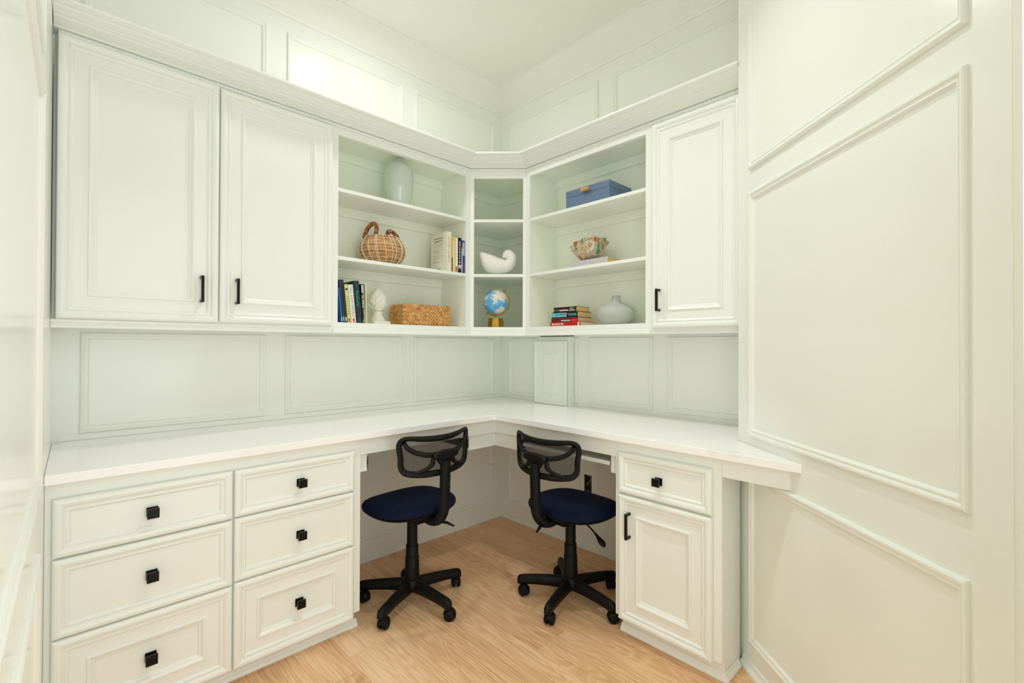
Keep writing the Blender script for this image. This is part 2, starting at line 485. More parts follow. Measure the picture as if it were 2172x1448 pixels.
shelf_unit(FB, 0.4835, 1.1735, 0.4555, 1.2045, 'white open shelf unit of three shelves on the right wall')
# --- diagonal corner unit
cb = Vector((.2, -.2, ZB))
t = thing('shelf_unit', cb, 'narrow white corner shelf unit between the two open shelf units', 'shelf unit', 'open shelf units')
s0, s1 = 0.0205, DW-0.0165
def pent(k, z, q=0.4550):
    # shelf plan seen from above: back corner, along both walls, cut by the diagonal
    c = 0.015
    e = (q, c+.0005)
    a = FD(0, -k, 0); b = FD(DW, -k, 0)
    return [Vector((c, -c, z)), Vector((q-.0005, -c, z)), Vector((q-.0005, b.y, z)), Vector((b.x if False else (q-.0005), b.y, z)), Vector((b.x, b.y, z)), Vector((a.x, a.y, z)), Vector((a.x, -q+.0005, z)), Vector((c, -q+.0005, z))]
def slab(k, z0, z1):
    pa = pent(k, z0); pb = pent(k, z1)
    # drop duplicate points
    idx = [0, 1, 2, 4, 5, 6, 7]
    return MB().loft([[pa[i] for i in idx], [pb[i] for i in idx]], True, True, 0, False)
MB().box(FA, 0.0145, 0.4550, 0.008, 0.0145, ZB, 2.045).build('back_panel', PI, t, cb)
MB().box(FB, 0.0080, 0.4550, 0.008, 0.0145, ZB, 2.045).build('back_panel', PI, t, cb)
slab(0.0215, 2.030, 2.045).build('top_panel', PI, t, cb)
slab(0.0205, ZB, ZS[0]).build('bottom_panel', PI, t, cb)
for z in ZS[1:]:
    slab(0.0015, z-.0155, z).build('shelf', PC, t, cb)
for z in (2.030, ZS[2]-.0155, ZS[1]-.0155):
    MB().box(FA, 0.0148, 0.4545, 0.0146, 0.0265, z-.046, z-.0002).build('cleat', PI, t, cb)
    MB().box(FB, 0.0266, 0.4545, 0.0146, 0.0265, z-.046, z-.0002).build('cleat', PI, t, cb)
fr = MB()
fr.box(FD, 0, s0, -.019, 0, ZB, ZF); fr.box(FD, s1, DW, -.019, 0, ZB, ZF)
fr.box(FD, s0, s1, -.019, 0, ZT-.006, ZF); fr.box(FD, s0, s1, -.019, 0, ZB, ZS[0])
fr.build('face_frame', PC, t, cb)

# --- cornice on top of the units, following the diagonal
T22 = math.tan(radians(22.5))
def stations(uA, uB, extraA=0, extraB=0):
    return [lambda o, z: FA(uA, DU+o, z),
            lambda o, z: FA(E0+T22*o, DU+o, z),
            lambda o, z: FB(E0+T22*o, DU+o, z),
            lambda o, z: FB(uB, DU+o, z)]
CORN = [(-.05, 2.0535), (.010, 2.0535), (.0125, 2.0575), (.0150, 2.0580), (.026, 2.0625), (.036, 2.0665), (.0445, 2.0700), (.0455, 2.0745),
        (.0530, 2.0765), (.0560, 2.0800), (.0640, 2.0850), (.0705, 2.0895), (.0715, 2.0925), (.0760, 2.0950), (.0800, 2.0960), (.0820, 2.0985), (.0865, 2.1010), (.0875, 2.1060), (.0870, 2.1100), (-.05, 2.1100)]
tc = thing('cornice', FD(DW/2, 0, 2.0535), 'white stepped cornice with rope beading along the top of all the wall units', 'moulding')
MB().sweep(stations(2.0685, 1.582), CORN).build('crown', PC, tc, FD(DW/2, 0, 2.0535))
# twisted rope bead
def rope(p0, p1, outv):
    p0, p1 = Vector(p0), Vector(p1); L = (p1-p0).length; d = (p1-p0)/L
    n = int(L/0.0022); up = Vector((0, 0, 1)); sd = Vector(outv); rings = []
    for i in range(n+1):
        x = L*i/n; ph = 2*pi*x/0.030; R = []
        for j in range(10):
            a = 2*pi*j/10
            r = 0.0056*(1+0.26*cos(2*(a-ph)))
            R.append(p0+d*x+(up*cos(a)+sd*sin(a))*r)
        rings.append(R)
    return rings
mb = MB(); zr = 2.0440; q = 0.0035
mb.loft(rope(FA(2.05, DU+q, zr), FA(E0, DU+q, zr), FA.n), mi=0)
mb.loft(rope(FD(0.001, q, zr), FD(DW-.001, q, zr), FD.n), mi=0)
mb.loft(rope(FB(E0, DU+q, zr), FB(1.58, DU+q, zr), FB.n), mi=0)
mb.build('rope_bead', PC, tc, FD(DW/2, 0, 2.0535), fix=False)
# --- rail below the units
tr = thing('light_rail', FD(DW/2, 0, 1.146), 'white moulded rail along the underside of all the wall units', 'moulding')
PR1 = [(-.020, 1.146), (.004, 1.146), (.006, 1.149), (.006, 1.1535), (.002, 1.156), (.0025, 1.1595), (0.0, 1.162), (0.0, 1.1722), (-.020, 1.1722)]
PR2 = [(-.020, 1.1455), (.019, 1.1455), (.0215, 1.1490), (.0215, 1.1535), (.0180, 1.1565), (.0170, 1.1590), (.0180, 1.1620), (.0160, 1.1655), (.0060, 1.1675), (.0, 1.1685), (0.0, 1.1722), (-.020, 1.1722)]
mb = MB()
mb.loft([[FA(2.0685, DU+o, z) for o, z in PR1], [FA(1.2145, DU+o, z) for o, z in PR1]], True, True, 0, False)
mb.loft([[FB(1.582, DU+o, z) for o, z in PR1], [FB(1.2045, DU+o, z) for o, z in PR1]], True, True, 0, False)
mb.sweep(stations(1.2145, 1.2045), PR2)
mb.build('rail', PC, tr, FD(DW/2, 0, 1.146))
# dark opening below the corner units, its shade put in as a dark strip
o = MB().box(FB, 0.575, 0.795, DU+.010, DU+.0135, 1.1415, 1.1453).build('dark_slot_strip', BRONZE, None, FB(0.68, DU, 1.143))
tag(o, 'thin dark strip standing in for the shaded slot under the rail above the small loose panel', 'strip')

# ================================================================== WORKTOP
ZC, ZCB = 0.7620, 0.7365
def worktop():
    P = [(0.004, -0.004), (1.578, -0.004), (1.580, -0.318), (1.836, -0.5405), (DC, -DC), (DC, -2.0735), (0.004, -2.0655)]
    bm = bmesh.new()
    vs = [bm.verts.new((x, y, ZCB)) for x, y in P]
    f = bm.faces.new(vs)
    r = bmesh.ops.extrude_face_region(bm, geom=[f])
    for v in r['geom']:
        if isinstance(v, bmesh.types.BMVert): v.co.z = ZC
    # small radius on the inner corner
    es = [e for e in bm.edges if all(abs(v.co.x-DC) < 1e-4 and abs(v.co.y+DC) < 1e-4 for v in e.verts)]
    bmesh.ops.bevel(bm, geom=es, offset=0.022, segments=4, affect='EDGES', profile=0.5)
    bmesh.ops.recalc_face_normals(bm, faces=bm.faces)
    me = bpy.data.meshes.new('worktop'); bm.to_mesh(me); bm.free(); me.materials.append(QZ)
    o = bpy.data.objects.new('worktop', me); COL.objects.link(o)
    md = o.modifiers.new('bevel', 'BEVEL'); md.width = 0.0015; md.segments = 2; md.limit_method = 'ANGLE'
    return o
tag(worktop(), 'white quartz L-shaped worktop with faint grey veins on the base cabinets', 'worktop')

# ================================================================== BASE CABINETS
bL = FA(1.64, 0, 0)
t = thing('base_cabinet', bL, 'white six-drawer base cabinet with black square knobs under the left end of the worktop', 'cabinet')
mb = MB(); mb.box(FA, 1.2220, 2.052, 0.03, DL-.02, 0.066, ZCB-.0005); mb.box(FA, 1.2095, 2.0730, DL-.02, DL, 0.070, ZCB-.0005)
mb.build('body', PC, t, bL)
MB().box(FA, 1.2200, 2.052, 0.03, 0.472, 0.0005, 0.066).build('toe_board', PC, t, bL)
SH3 = [(0, 0), (.0125, 0), (.0125, .005), (.0095, .0115), (.006, .0150), (.003, .0250), (0, .0265)]
run(FA, 1.2075, 2.05, SH3, 'shoe_moulding', PC, t, 0.4725, 0.0006)
zr3 = [(0.5425, 0.6925), (0.3365, 0.5385), (0.0565, 0.3325)]
for ci, (a, b, ku) in enumerate([(1.6480, 2.0585, 1.852), (1.2405, 1.6430, 1.437)]):
    for ri_, (z0, z1) in enumerate(zr3):
        zz0 = z0 - (0.006 if ci == 0 and ri_ < 2 else 0) * (1 if ri_ else 0.4)
        zz1 = z1 - (0.006 if ci == 0 and ri_ == 2 else 0) - (0.003 if ci == 0 and ri_ == 1 else 0)
        d = door(t, FA, a, b, zz0, zz1, DL+.0005, inner=(ri_ == 2), name='drawer', ins=-0.002)
        square_knob(d, FA, ku, (0.6135, 0.4320, 0.1930)[ri_], DL+(.0115 if ri_ < 2 else .0045))
bR = FB(1.40, 0, 0)
t = thing('base_cabinet', bR, 'white base cabinet with one drawer above one door at the right end of the worktop', 'cabinet')
mb = MB(); mb.box(FB, 1.212, 1.598, 0.345, DL-.02, 0.066, ZCB-.0005); mb.box(FB, 1.2015, 1.601, DL-.02, DL, 0.070, ZCB-.0005)
mb.box(FB, 1.212, 1.575, 0.03, 0.345, 0.0005, ZCB-.0005)
mb.build('body', PC, t, bR)
MB().box(FB, 1.212, 1.598, 0.345, 0.474, 0.0005, 0.066).build('toe_board', PC, t, bR)
mb = MB()
mb.loft([[FB(1.2085, .4745+o, .0006+z) for o, z in SH3], [FB(1.5990+o, .4745+o, .0006+z) for o, z in SH3], [FB(1.5990+o, .3660, .0006+z) for o, z in SH3]], True, True, 0, False)
mb.build('shoe_moulding', PC, t, bR)
d = door(t, FB, 1.2205, 1.5740, 0.5440, 0.6955, DL+.0005, inner=False, name='drawer')
square_knob(d, FB, 1.386, 0.6150, DL+.0115)
d = door(t, FB, 1.2225, 1.5740, 0.0680, 0.5370, DL+.0005)
bar_pull(d, FB, 1.2690, 0.3805, 0.4755, DL+.0115)

# --- rails that carry the worktop over the knee spaces
ta = thing('desk_apron', (DL, -DL, .67), 'white desk apron rails with stepped inner corner under the worktop', 'apron')
ab = (DL, -DL, .67)
def rail(F, u0, u1, mit, n1, th, z0, z1, nm):
    ring = lambda u, du: [F(u-du*0, n1, z0), F(u-du*th, n1-th, z0), F(u-du*th, n1-th, z1), F(u, n1, z1)]
    return MB().loft([ring(u0, mit), ring(u1, 0)], True, True, 0, False).build(nm, PC, ta, ab)
rail(FA, DL, 1.2090, 1, DL, .019, 0.6700, ZCB-.0005, 'front_rail')
rail(FB, DL, 1.2010, 1, DL, .019, 0.6700, ZCB-.0005, 'front_rail')
rail(FB, 1.6015, 1.8130, 0, DL, .019, 0.6735, ZCB-.0005, 'front_rail')
rail(FA, DL-.019, 0.6560, 1, DL-.0195, .019, 0.5985, .7355, 'corner_block')
rail(FB, DL-.019, 0.6560, 1, DL-.0195, .019, 0.5985, .7355, 'corner_block')
MB().box(FA, 1.1730, 1.2085, 0.10, DL-.0195, 0.5985, 0.7355).build('slide_block', PC, ta, ab)
MB().box(FB, 1.1660, 1.2010, 0.10, DL-.0195, 0.5985, 0.7355).build('slide_block', PC, ta, ab)
MB().box(FA, 0.6400, 0.6555, 0.10, DL-.039, 0.5985, 0.7355).build('slide_block', PC, ta, ab)
MB().box(FB, 0.6400, 0.6555, 0.10, DL-.039, 0.5985, 0.7355).build('slide_block', PC, ta, ab)
def slide(F, u, sgn, m):
    mb = MB()
    mb.box(F, min(u, u+sgn*.0025), max(u, u+sgn*.0025), 0.12, DL-.024, .6120, .6500)
    mb.box(F, min(u, u+sgn*.009), max(u, u+sgn*.009), 0.12, DL-.022, .6120, .6145)
    mb.box(F, min(u, u+sgn*.009), max(u, u+sgn*.009), 0.12, DL-.022, .6475, .6500)
    mb.box(F, min(u+sgn*.004, u+sgn*.0085), max(u+sgn*.004, u+sgn*.0085), 0.12, DL-.026, .6200, .6420)
    mb.build('drawer_slide', m, ta, ab)
slide(FA, 1.1728, -1, BRONZE); slide(FA, 0.6562, 1, BRONZE); slide(FB, 1.1658, -1, CHROME); slide(FB, 0.6562, 1, BRONZE)
tk = MB().box(FB, 0.668, 1.1545, 0.14, 0.476, .6210, .6370).build('keyboard_tray', PC, None, FB(.91, .3, .62), bevel=.001)
tag(tk, 'white pull-out keyboard tray below the worktop behind the right-hand chair', 'tray')

# open wall socket box under the desk
sb = thing('socket_box', ((SOX0+SOX1)/2, 0, SOZ0), 'open grey metal socket box without cover behind the right-hand chair', 'socket box')
gm = mat('galvanised', '#6f6a5c', 0.45, 0.8)
mb = MB(); a, b, c_, d_ = SOX0+.001, SOX1-.001, SOZ0+.001, SOZ1-.001
mb.box(FB, a, b, -.045, -.043, c_, d_); mb.box(FB, a, a+.0015, -.043, -.001, c_, d_); mb.box(FB, b-.0015, b, -.043, -.001, c_, d_)
mb.box(FB, a, b, -.043, -.001, c_, c_+.0015); mb.box(FB, a, b, -.043, -.001, d_-.0015, d_)
mb.box(FB, a+.016, b-.016, -.008, -.006, d_-.012, d_-.002); mb.box(FB, a+.016, b-.016, -.008, -.006, c_+.002, c_+.010)
mb.build('metal_box', gm, sb, ((SOX0+SOX1)/2, 0, SOZ0))
pts = [FB(a+.006+.034*i/12, -.014+.006*sin(i*.5), c_+.028+.055*(i/12)**1.3) for i in range(13)]
MB().tube(pts, .0014, 6).build('wire', mat('white_wire', '#cfc9b8', .5), sb, ((SOX0+SOX1)/2, 0, SOZ0))

# chase and loose raised panel standing on the worktop
o = MB().box(FB, 0.365, 0.600, 0.0005, 0.045, ZC+.0002, 1.1405).build('pipe_chase', PC, None, FB(.48, 0, ZC))
tag(o, 'narrow white boxed chase between worktop and shelves behind the small loose panel', 'boxing')
pd_prof = [(0, 0), (0, .011), (.002, .015), (.007, .0175), (.014, .0165), (.019, .0135), (.021, .012), (.060, .012), (.061, .009), (.066, .0095), (.078, .0135), (.080, .0135)]
pd = thing('loose_panel', FB(.467, .05, ZC), 'small white raised panel door standing on the worktop near the corner', 'panel')
frame_rings(FB, 0.348, 0.588, ZC+.0008, 1.122, pd_prof, 0.0475).build('panel_face', PC, pd, FB(.467, .05, ZC))

# ================================================================== CHAIRS
def mesh_fabric():
    m = mat('chair_mesh', '#1a1b20', 0.6)
    t = NT(m)
    uv = t.n.new('ShaderNodeUVMap')
    sp = t.n.new('ShaderNodeSeparateXYZ'); t.link(uv.outputs[0], sp.inputs[0])
    k = 2*pi/0.0036
    a = t.math('SINE', t.math('MULTIPLY', t.math('ADD', sp.outputs[0], sp.outputs[1]), k))
    b = t.math('SINE', t.math('MULTIPLY', t.math('SUBTRACT', sp.outputs[0], sp.outputs[1]), k))
    h = t.math('GREATER_THAN', t.math('MULTIPLY', a, b), 0.10)
    alpha = t.math('SUBTRACT', 1.0, t.math('MULTIPLY', h, 0.92))
    t.link(alpha, t.b.inputs['Alpha'])
    return m
CMESH = mesh_fabric()
def seat_fabric():
    m = mat('navy_fabric', '#071029', 0.8, spec=0.2, sheen=0.22)
    t = NT(m); t.b.inputs['Sheen Tint'].default_value = lin('#2b4a86')
    ch = t.new('ShaderNodeTexNoise', Scale=700.0, Detail=1.0); t.link(t.coords('Object'), ch.inputs['Vector'])
    t.bump(ch.outputs['Fac'], 0.4, 0.001); return m
NAVY = seat_fabric()

def make_chair(label, O, rot, base_ang, group, lift=0.0, blift=0.0):
    O = Vector(O); Rz = Matrix.Rotation(rot, 3, 'Z')
    W = lambda x, y, z: O + Rz @ Vector((x, y, z+(lift if z < .42 else lift+(blift-lift)*min(1, (z-.42)/.12))))
    t = thing('office_chair', O, label, 'chair', group)
    # gas column
    O_ = O; 
    c = MB()
    c.lathe(O, [(.0265, .060), (.0320, .064), (.0325, .090), (.0300, .150), (.0285, .198), (.0250, .199)], 28)
    c.lathe(O, [(.0265, .190), (.0262, .245), (.0235, .246)], 28); c.lathe(O, [(.0225, .240), (.0220, .338), (.0210, .352), (.0205, .362)], 28)
    c.build('column', BPL, t, O)
    MB().lathe(O, [(.008, .355), (.0085, .372), (.008, .374)], 16).build('piston', CHROME, t, O)
    # five-arm base
    hub = MB(); hub.lathe(O, [(.020, .054), (.036, .056), (.044, .066), (.044, .088), (.037, .103), (.034, .1055), (.030, .107)], 30)
    hub.build('hub', BPL, t, O)
    for k in range(5):
        a = radians(base_ang+72*k)
        D = Vector((cos(a), sin(a), 0)); S = Vector((-sin(a), cos(a), 0))
        rings = []
        for (r, w, zt, zb) in [(.015, .018, .102, .058), (.040, .0195, .102, .058), (.09, .0180, .099, .059), (.150, .0160, .094, .057), (.195, .0148, .089, .053), (.212, .0148, .0865, .050), (.224, .0138, .083, .049), (.2310, .0105, .077, .051), (.234, .004, .070, .056)]:
            ring = []
            for (sx, sz) in [(-1, 0), (-1, .55), (-.72, .9), (-.3, 1), (.3, 1), (.72, .9), (1, .55), (1, 0)]:
                ring.append(O+D*r+S*w*sx+Vector((0, 0, zb+(zt-zb)*sz)))
            rings.append(ring)
        arm = MB().loft(rings, True, True, 0, True).build('base_arm', BPL, t, O)
        # twin-wheel caster
        ca = a+radians(40+35*k)
        cD = Vector((cos(ca), sin(ca), 0)); cS = Vector((-sin(ca), cos(ca), 0))
        P = O+D*.212; Cc = P+cD*.011+Vector((0, 0, .0222))
        cm = MB()
        cm.lathe(P, [(.0055, .040), (.0055, .058)], 12)
        hood = []
        for i in range(13):
            th = radians(-25+195*i/12)
            R = []
            for (w, rr) in [(-.012, .0225), (-.012, .0245), (-.006, .0262), (.006, .0262), (.012, .0245), (.012, .0225)]:
                R.append(Cc+(cD*cos(th)+Vector((0, 0, 1))*sin(th))*rr+cS*w)
            hood.append(R)
        cm.loft(hood, True, True, 0, True)
        cm.build('caster_hood', BPL, arm, O)
        for sg in (-1, 1):
            wm = MB()
            prof = [(.001, .0), (.0185, .0), (.0215, .0015), (.0220, .004), (.0220, .0095), (.0205, .0125), (.0150, .0150), (.006, .0160), (.001, .0162)]
            wm.lathe(Cc+cS*sg*.0045, prof, 26, axis=cS*sg)
            wm.build('wheel', BPL2, arm, O)
    # seat
    sc = Vector((0.0, 0.025, 0))
    def outline(th, s=1.0):
        e = 2.6
        cx, sy = cos(th), sin(th)
        rx, ry = .188, .184
        r = (abs(cx)**e+abs(sy)**e)**(-1/e)
        x, y2 = r*cx*rx, r*sy*ry
        if sy > 0: x *= 1-0.06*sy; 
        return x*s, y2*s
    rings = []
    prof = [(.02, .372), (.45, .371), (.80, .374), (.93, .380), (.985, .389)]
    prof2 = [(.992, .392), (1.0, .400), (.992, .409), (.96, .417), (.90, .4225), (.80, .4265), (.6, .4285), (.35, .4275), (.15, .426), (.02, .4255)]
    def mk(pr):
        out = []
        for (s_, z) in pr:
            R = []
            for j in range(48):
                th = 2*pi*j/48; x, yv = outline(th, s_)
                dz = -.020*max(0, (yv/.198))**3 * 1.0 + .010*max(0, (-yv/.198))**2 + .006*(abs(x)/.2)**2
                R.append(O + Rz @ Vector((x+sc.x, yv+sc.y, z+dz+lift)))
            out.append(R)
        return out
    MB().loft(mk(prof2), True, True).build('seat', NAVY, t, O)
    MB().loft(mk(prof), True, True).build('seat_pan', BPL, t, O)
    # mechanism plate
    mp = MB()
    pl = [W(-.05, -.10, .352), W(.05, -.10, .352), W(.05, .07, .352), W(-.05, .07, .352)]
    ph = [p+Vector((0, 0, .018)) for p in pl]
    mp.loft([pl, ph], True, True, 0, False)
    mp.build('mechanism', BPL2, t, O, bevel=.003)
    # height lever with paddle
    lv = MB(); lv.tube([W(.03, .0, .366), W(.075, .0, .358), W(.115, .003, .335), W(.135, .004, .320)], .0036, 8)
    lv.build('lever', BPL, t, O)
    a0, a1 = W(.130, .004, .324), W(.178, .006, .284)
    pts = [a0.lerp(a1, i/8) for i in range(9)]
    MB().tube(pts, [.006, .007, .008, .0105, .0130, .0150, .0155, .0130, .005], 12, sx=.6, up=W(0, 1, 0)-O).build('lever_paddle', BPL, t, O)
    MB().tube([W(.0, -.165, .372), W(.018, -.205, .371), W(.030, -.235, .362)], [.006, .005, .003], 8, sx=1.6).build('tilt_lever', BPL, t, O)
    # back upright in a bellows sleeve
    path = []
    ctrl = [Vector((0, -.085, .372)), Vector((0, -.135, .366)), Vector((0, -.178, .382)), Vector((0, -.203, .415)), Vector((0, -.212, .460)), Vector((0, -.214, .530)), Vector((0, -.218, .640))]
    def cr(p0, p1, p2, p3, u):
        return 0.5*((2*p1)+(-p0+p2)*u+(2*p0-5*p1+4*p2-p3)*u*u+(-p0+3*p1-3*p2+p3)*u**3)
    for i in range(len(ctrl)-1):
        p0 = ctrl[max(i-1, 0)]; p3 = ctrl[min(i+2, len(ctrl)-1)]
        n = max(6, int((ctrl[i+1]-ctrl[i]).length/0.0018))
        for j in range(n): path.append(cr(p0, ctrl[i], ctrl[i+1], p3, j/n))
    path.append(ctrl[-1])
    wp = [W(*p) for p in path]
    L = 0; rad = []
    for i, p in enumerate(path):
        if i: L += (p-path[i-1]).length
        rad.append(.0205+.0026*abs(sin(pi*L/.0085)))
    MB().tube(wp, rad, 18, up=Rz @ Vector((1, 0, 0)), sx=.86).build('bellows', BPL2, t, O)
    # back frame outline, curved round the sitter
    def bk(x, z):
        yv = -.200+.060*(abs(x)/.178)**2.1-.10*(z-.600)*0.25
        return (x, yv, z)
    half = [(0, .7270), (.045, .7280), (.095, .7315), (.130, .7355), (.150, .7350), (.1640, .7280), (.1700, .7150), (.1705, .700), (.1675, .680), (.1650, .660), (.1650, .640), (.1610, .620), (.1510, .607), (.133, .5990), (.095, .5935), (.045, .5905), (0, .5895)]
    def smooth_chain(P, k=4):
        out = []
        n = len(P)
        for i in range(n-1):
            p0, p1, p2, p3 = P[max(i-1, 0)], P[i], P[i+1], P[min(i+2, n-1)]
            for j in range(k):
                u = j/k
                out.append(tuple(0.5*((2*p1[q])+(-p0[q]+p2[q])*u+(2*p0[q]-5*p1[q]+4*p2[q]-p3[q])*u*u+(-p0[q]+3*p1[q]-3*p2[q]+p3[q])*u**3) for q in range(len(p1))))
        out.append(P[-1]); return out
    hs = smooth_chain(half, 3)
    loop = hs+[(-x, z) for x, z in hs[::-1]][1:-1]
    lp = [W(*bk(x, z)) for x, z in loop]
    cen = Vector((0, .668))
    def upf(i):
        x, z = loop[i]; return Rz @ Vector((x-0, 0, (z-.668)*1.0)).normalized()
    rr = []
    for (x, z) in loop: rr.append(.0125 if z > .62 else .0130)
    MB().tube(lp, rr, 12, sx=.62, up=upf, closed=True).build('back_frame', BPL, t, O)
    rb = MB()
    for sg in (-1, 1):
        up_ = smooth_chain([(sg*.158, .722), (sg*.146, .700), (sg*.120, .682), (sg*.085, .670), (sg*.050, .665), (sg*.0, .668)], 4)
        rb.tube([W(*(Vector(bk(x, z))+Vector((0, -.006, 0)))) for x, z in up_], [.0085+.0035*(1-abs(x)/.166) for x, z in up_], 10, sx=.8)
        dn = smooth_chain([(sg*.040, .662), (sg*.050, .645), (sg*.052, .630), (sg*.070, .616), (sg*.100, .605), (sg*.128, .599)], 4)
        rb.tube([W(*(Vector(bk(x, z))+Vector((0, -.005, 0)))) for x, z in dn], [.0100 if abs(x) < .06 else .0080 for x, z in dn], 10, sx=.8)
    rb.build('back_rib', BPL, t, O)
    # bracket
    br = MB(); rings = []
    for (s_, dy) in [(.86, .004), (1.0, 0.0), (1.0, -.010), (.92, -.014), (.80, -.0155)]:
        R = []
        for j in range(32):
            th = 2*pi*j/32; x = .064*s_*(abs(cos(th))**.5)*(1 if cos(th) >= 0 else -1); z = .0165*s_*(abs(sin(th))**.75)*(1 if sin(th) >= 0 else -1)
            R.append(W(x, -.214+dy, .664+z))
        rings.append(R)
    br.loft(rings); 
    cr2 = []
    br.build('bracket', BPL, t, O)
    nk = MB(); 
    nk.loft([[W(x*w, -.212+yy_, z) for x, yy_ in [(-1, .010), (1, .010), (1, -.010), (-1, -.010)]] for w, z in [(.044, .655), (.034, .640), (.022, .624)]], True, True, 0, False)
    nk.build('bracket_neck', BPL, t, O, bevel=.003)
    for sg in (-1, 1):
        MB().lathe(W(sg*.047, -.2290, .664), [(.0058, .0), (.0058, .0012), (.004, .0012), (.004, -.002)], 14, axis=Rz @ Vector((0, -1, 0))).build('screw', BPL2, t, O)
    # mesh panel: grid inside the outline
    hz = [(x, z) for x, z in loop]
    def span(x):
        zs = []
        n = len(hz)
        for i in range(n):
            x0, z0 = hz[i]; x1, z1 = hz[(i+1) % n]
            if (x0-x)*(x1-x) <= 0 and abs(x1-x0) > 1e-6: zs.append(z0+(z1-z0)*(x-x0)/(x1-x0))
        return (min(zs), max(zs)) if zs else None
    V = []; nx = 36; nz = 10; Fs = []; UV = []
    for i in range(nx+1):
        x = -.1625+.325*i/nx
        lo, hi = span(x)
        for j in range(nz+1):
            z = lo+(hi-lo)*j/nz
            p = bk(x, z); V.append(W(p[0], p[1]+.001, p[2])); UV.append((x, z))
    for i in range(nx):
        for j in range(nz): Fs.append((i*(nz+1)+j, (i+1)*(nz+1)+j, (i+1)*(nz+1)+j+1, i*(nz+1)+j+1))
    m_ = MB().add(V, Fs, 0, True).build('back_mesh', CMESH, t, O, fix=False)
    uvl = m_.data.uv_layers.new(name='UVMap')
    for lpidx, l in enumerate(m_.data.loops): uvl.data[lpidx].uv = UV[l.vertex_index]
    return t
make_chair('black mesh-back swivel chair with navy seat at the left desk space', (.483, -.961, 0), radians(94), 8, 'swivel chairs at the desk', .014, .002)
make_chair('black mesh-back swivel chair with navy seat at the right desk space', (.942, -.460, 0), radians(-2.5), -3, 'swivel chairs at the desk', 0.0, -.016)
# ================================================================== THINGS ON THE SHELVES
class Basis:
    def __init__(s, o, a, b, c): s.o, s.a, s.b, s.c = Vector(o), Vector(a), Vector(b), Vector(c)
    def __call__(s, u, n, z): return s.o+s.a*u+s.b*n+s.c*z

def lettering(body, height, width, origin, right, up, material, parent, name='lettering', bold=0.0):
    """flat raised print: body fitted into width x height with its lower left corner at origin"""
    cu = bpy.data.curves.new('t', 'FONT'); cu.body = body; cu.size = 1; cu.extrude = 0; cu.offset = bold
    cu.resolution_u = 2
    ob = bpy.data.objects.new('t', cu); COL.objects.link(ob)
    dg = bpy.context.evaluated_depsgraph_get(); dg.update()
    me = bpy.data.meshes.new_from_object(ob.evaluated_get(dg))
    bpy.data.objects.remove(ob, do_unlink=True)
    xs = [v.co.x for v in me.vertices]; ys = [v.co.y for v in me.vertices]
    x0, x1, y0, y1 = min(xs), max(xs), min(ys), max(ys)
    right, up, origin = Vector(right), Vector(up), Vector(origin)
    wl = world_loc(parent)
    for v in me.vertices:
        p = origin+right*((v.co.x-x0)/(x1-x0)*width)+up*((v.co.y-y0)/(y1-y0)*height)
        v.co = p-wl
    me.name = name; me.materials.clear(); me.materials.append(material)
    o = bpy.data.objects.new(name, me); COL.objects.link(o); o.parent = parent
    return o

PAGES = {}
def pages_mat(col='#e9dfc4'):
    if col not in PAGES:
        m = mat('book_pages', col, 0.8); t = NT(m)
        n = t.new('ShaderNodeTexNoise', Scale=300.0, Detail=1.0); t.link(t.coords('Object', scale=(1, 1, 6)), n.inputs['Vector'])
        t.bump(n.outputs['Fac'], .3, .0005); PAGES[col] = m
    return PAGES[col]
def book(F, th, dep, h, cover, label, group, loc, pages='#e9dfc4', c=.0012, cat='book'):
    """F: u = thickness, n = depth with the spine at n = dep, z = height"""
    t = thing('book', loc, label, cat, group)
    m = mat('book_cover', cover, 0.38)
    mb = MB()
    mb.box(F, 0, c, 0, dep, 0, h); mb.box(F, th-c, th, 0, dep, 0, h)
    ring = []
    for z in (0, h):
        ring.append([F(c, dep-c, z), F(c, dep, z), F(th-c, dep, z), F(th-c, dep-c, z)])
    mb.loft(ring, True, True, 0, False)
    mb.build('cover', m, t, loc)
    MB().box(F, c+.0001, th-c-.0001, .002, dep-c-.0002, .002, h-.002).build('pages', pages_mat(pages), t, loc)
    return t
def strip_on(F, th, dep, u0, u1, z0, z1, color, par, name='printed_panel', off=.0003):
    m = color if not isinstance(color, str) else mat('print', color, .4)
    return MB().box(F, u0, u1, dep+.00005, dep+off, z0, z1).build(name, m, par, world_loc(par))

INK = mat('ink_black', '#1c1a18', .5); INKW = mat('ink_white', '#f2f0ea', .5); INKG = mat('ink_gold', '#b8863a', .45)
INKR = mat('ink_red', '#c8251f', .5); INKB = mat('ink_blue', '#4b86b8', .5); INKGR = mat('ink_green', '#1c9a63', .5); INKT = mat('ink_teal', '#0f2b33', .5)
INKS = mat('ink_skyblue', '#6cc3da', .5); INKGY = mat('ink_grey', '#8f8a7c', .5)

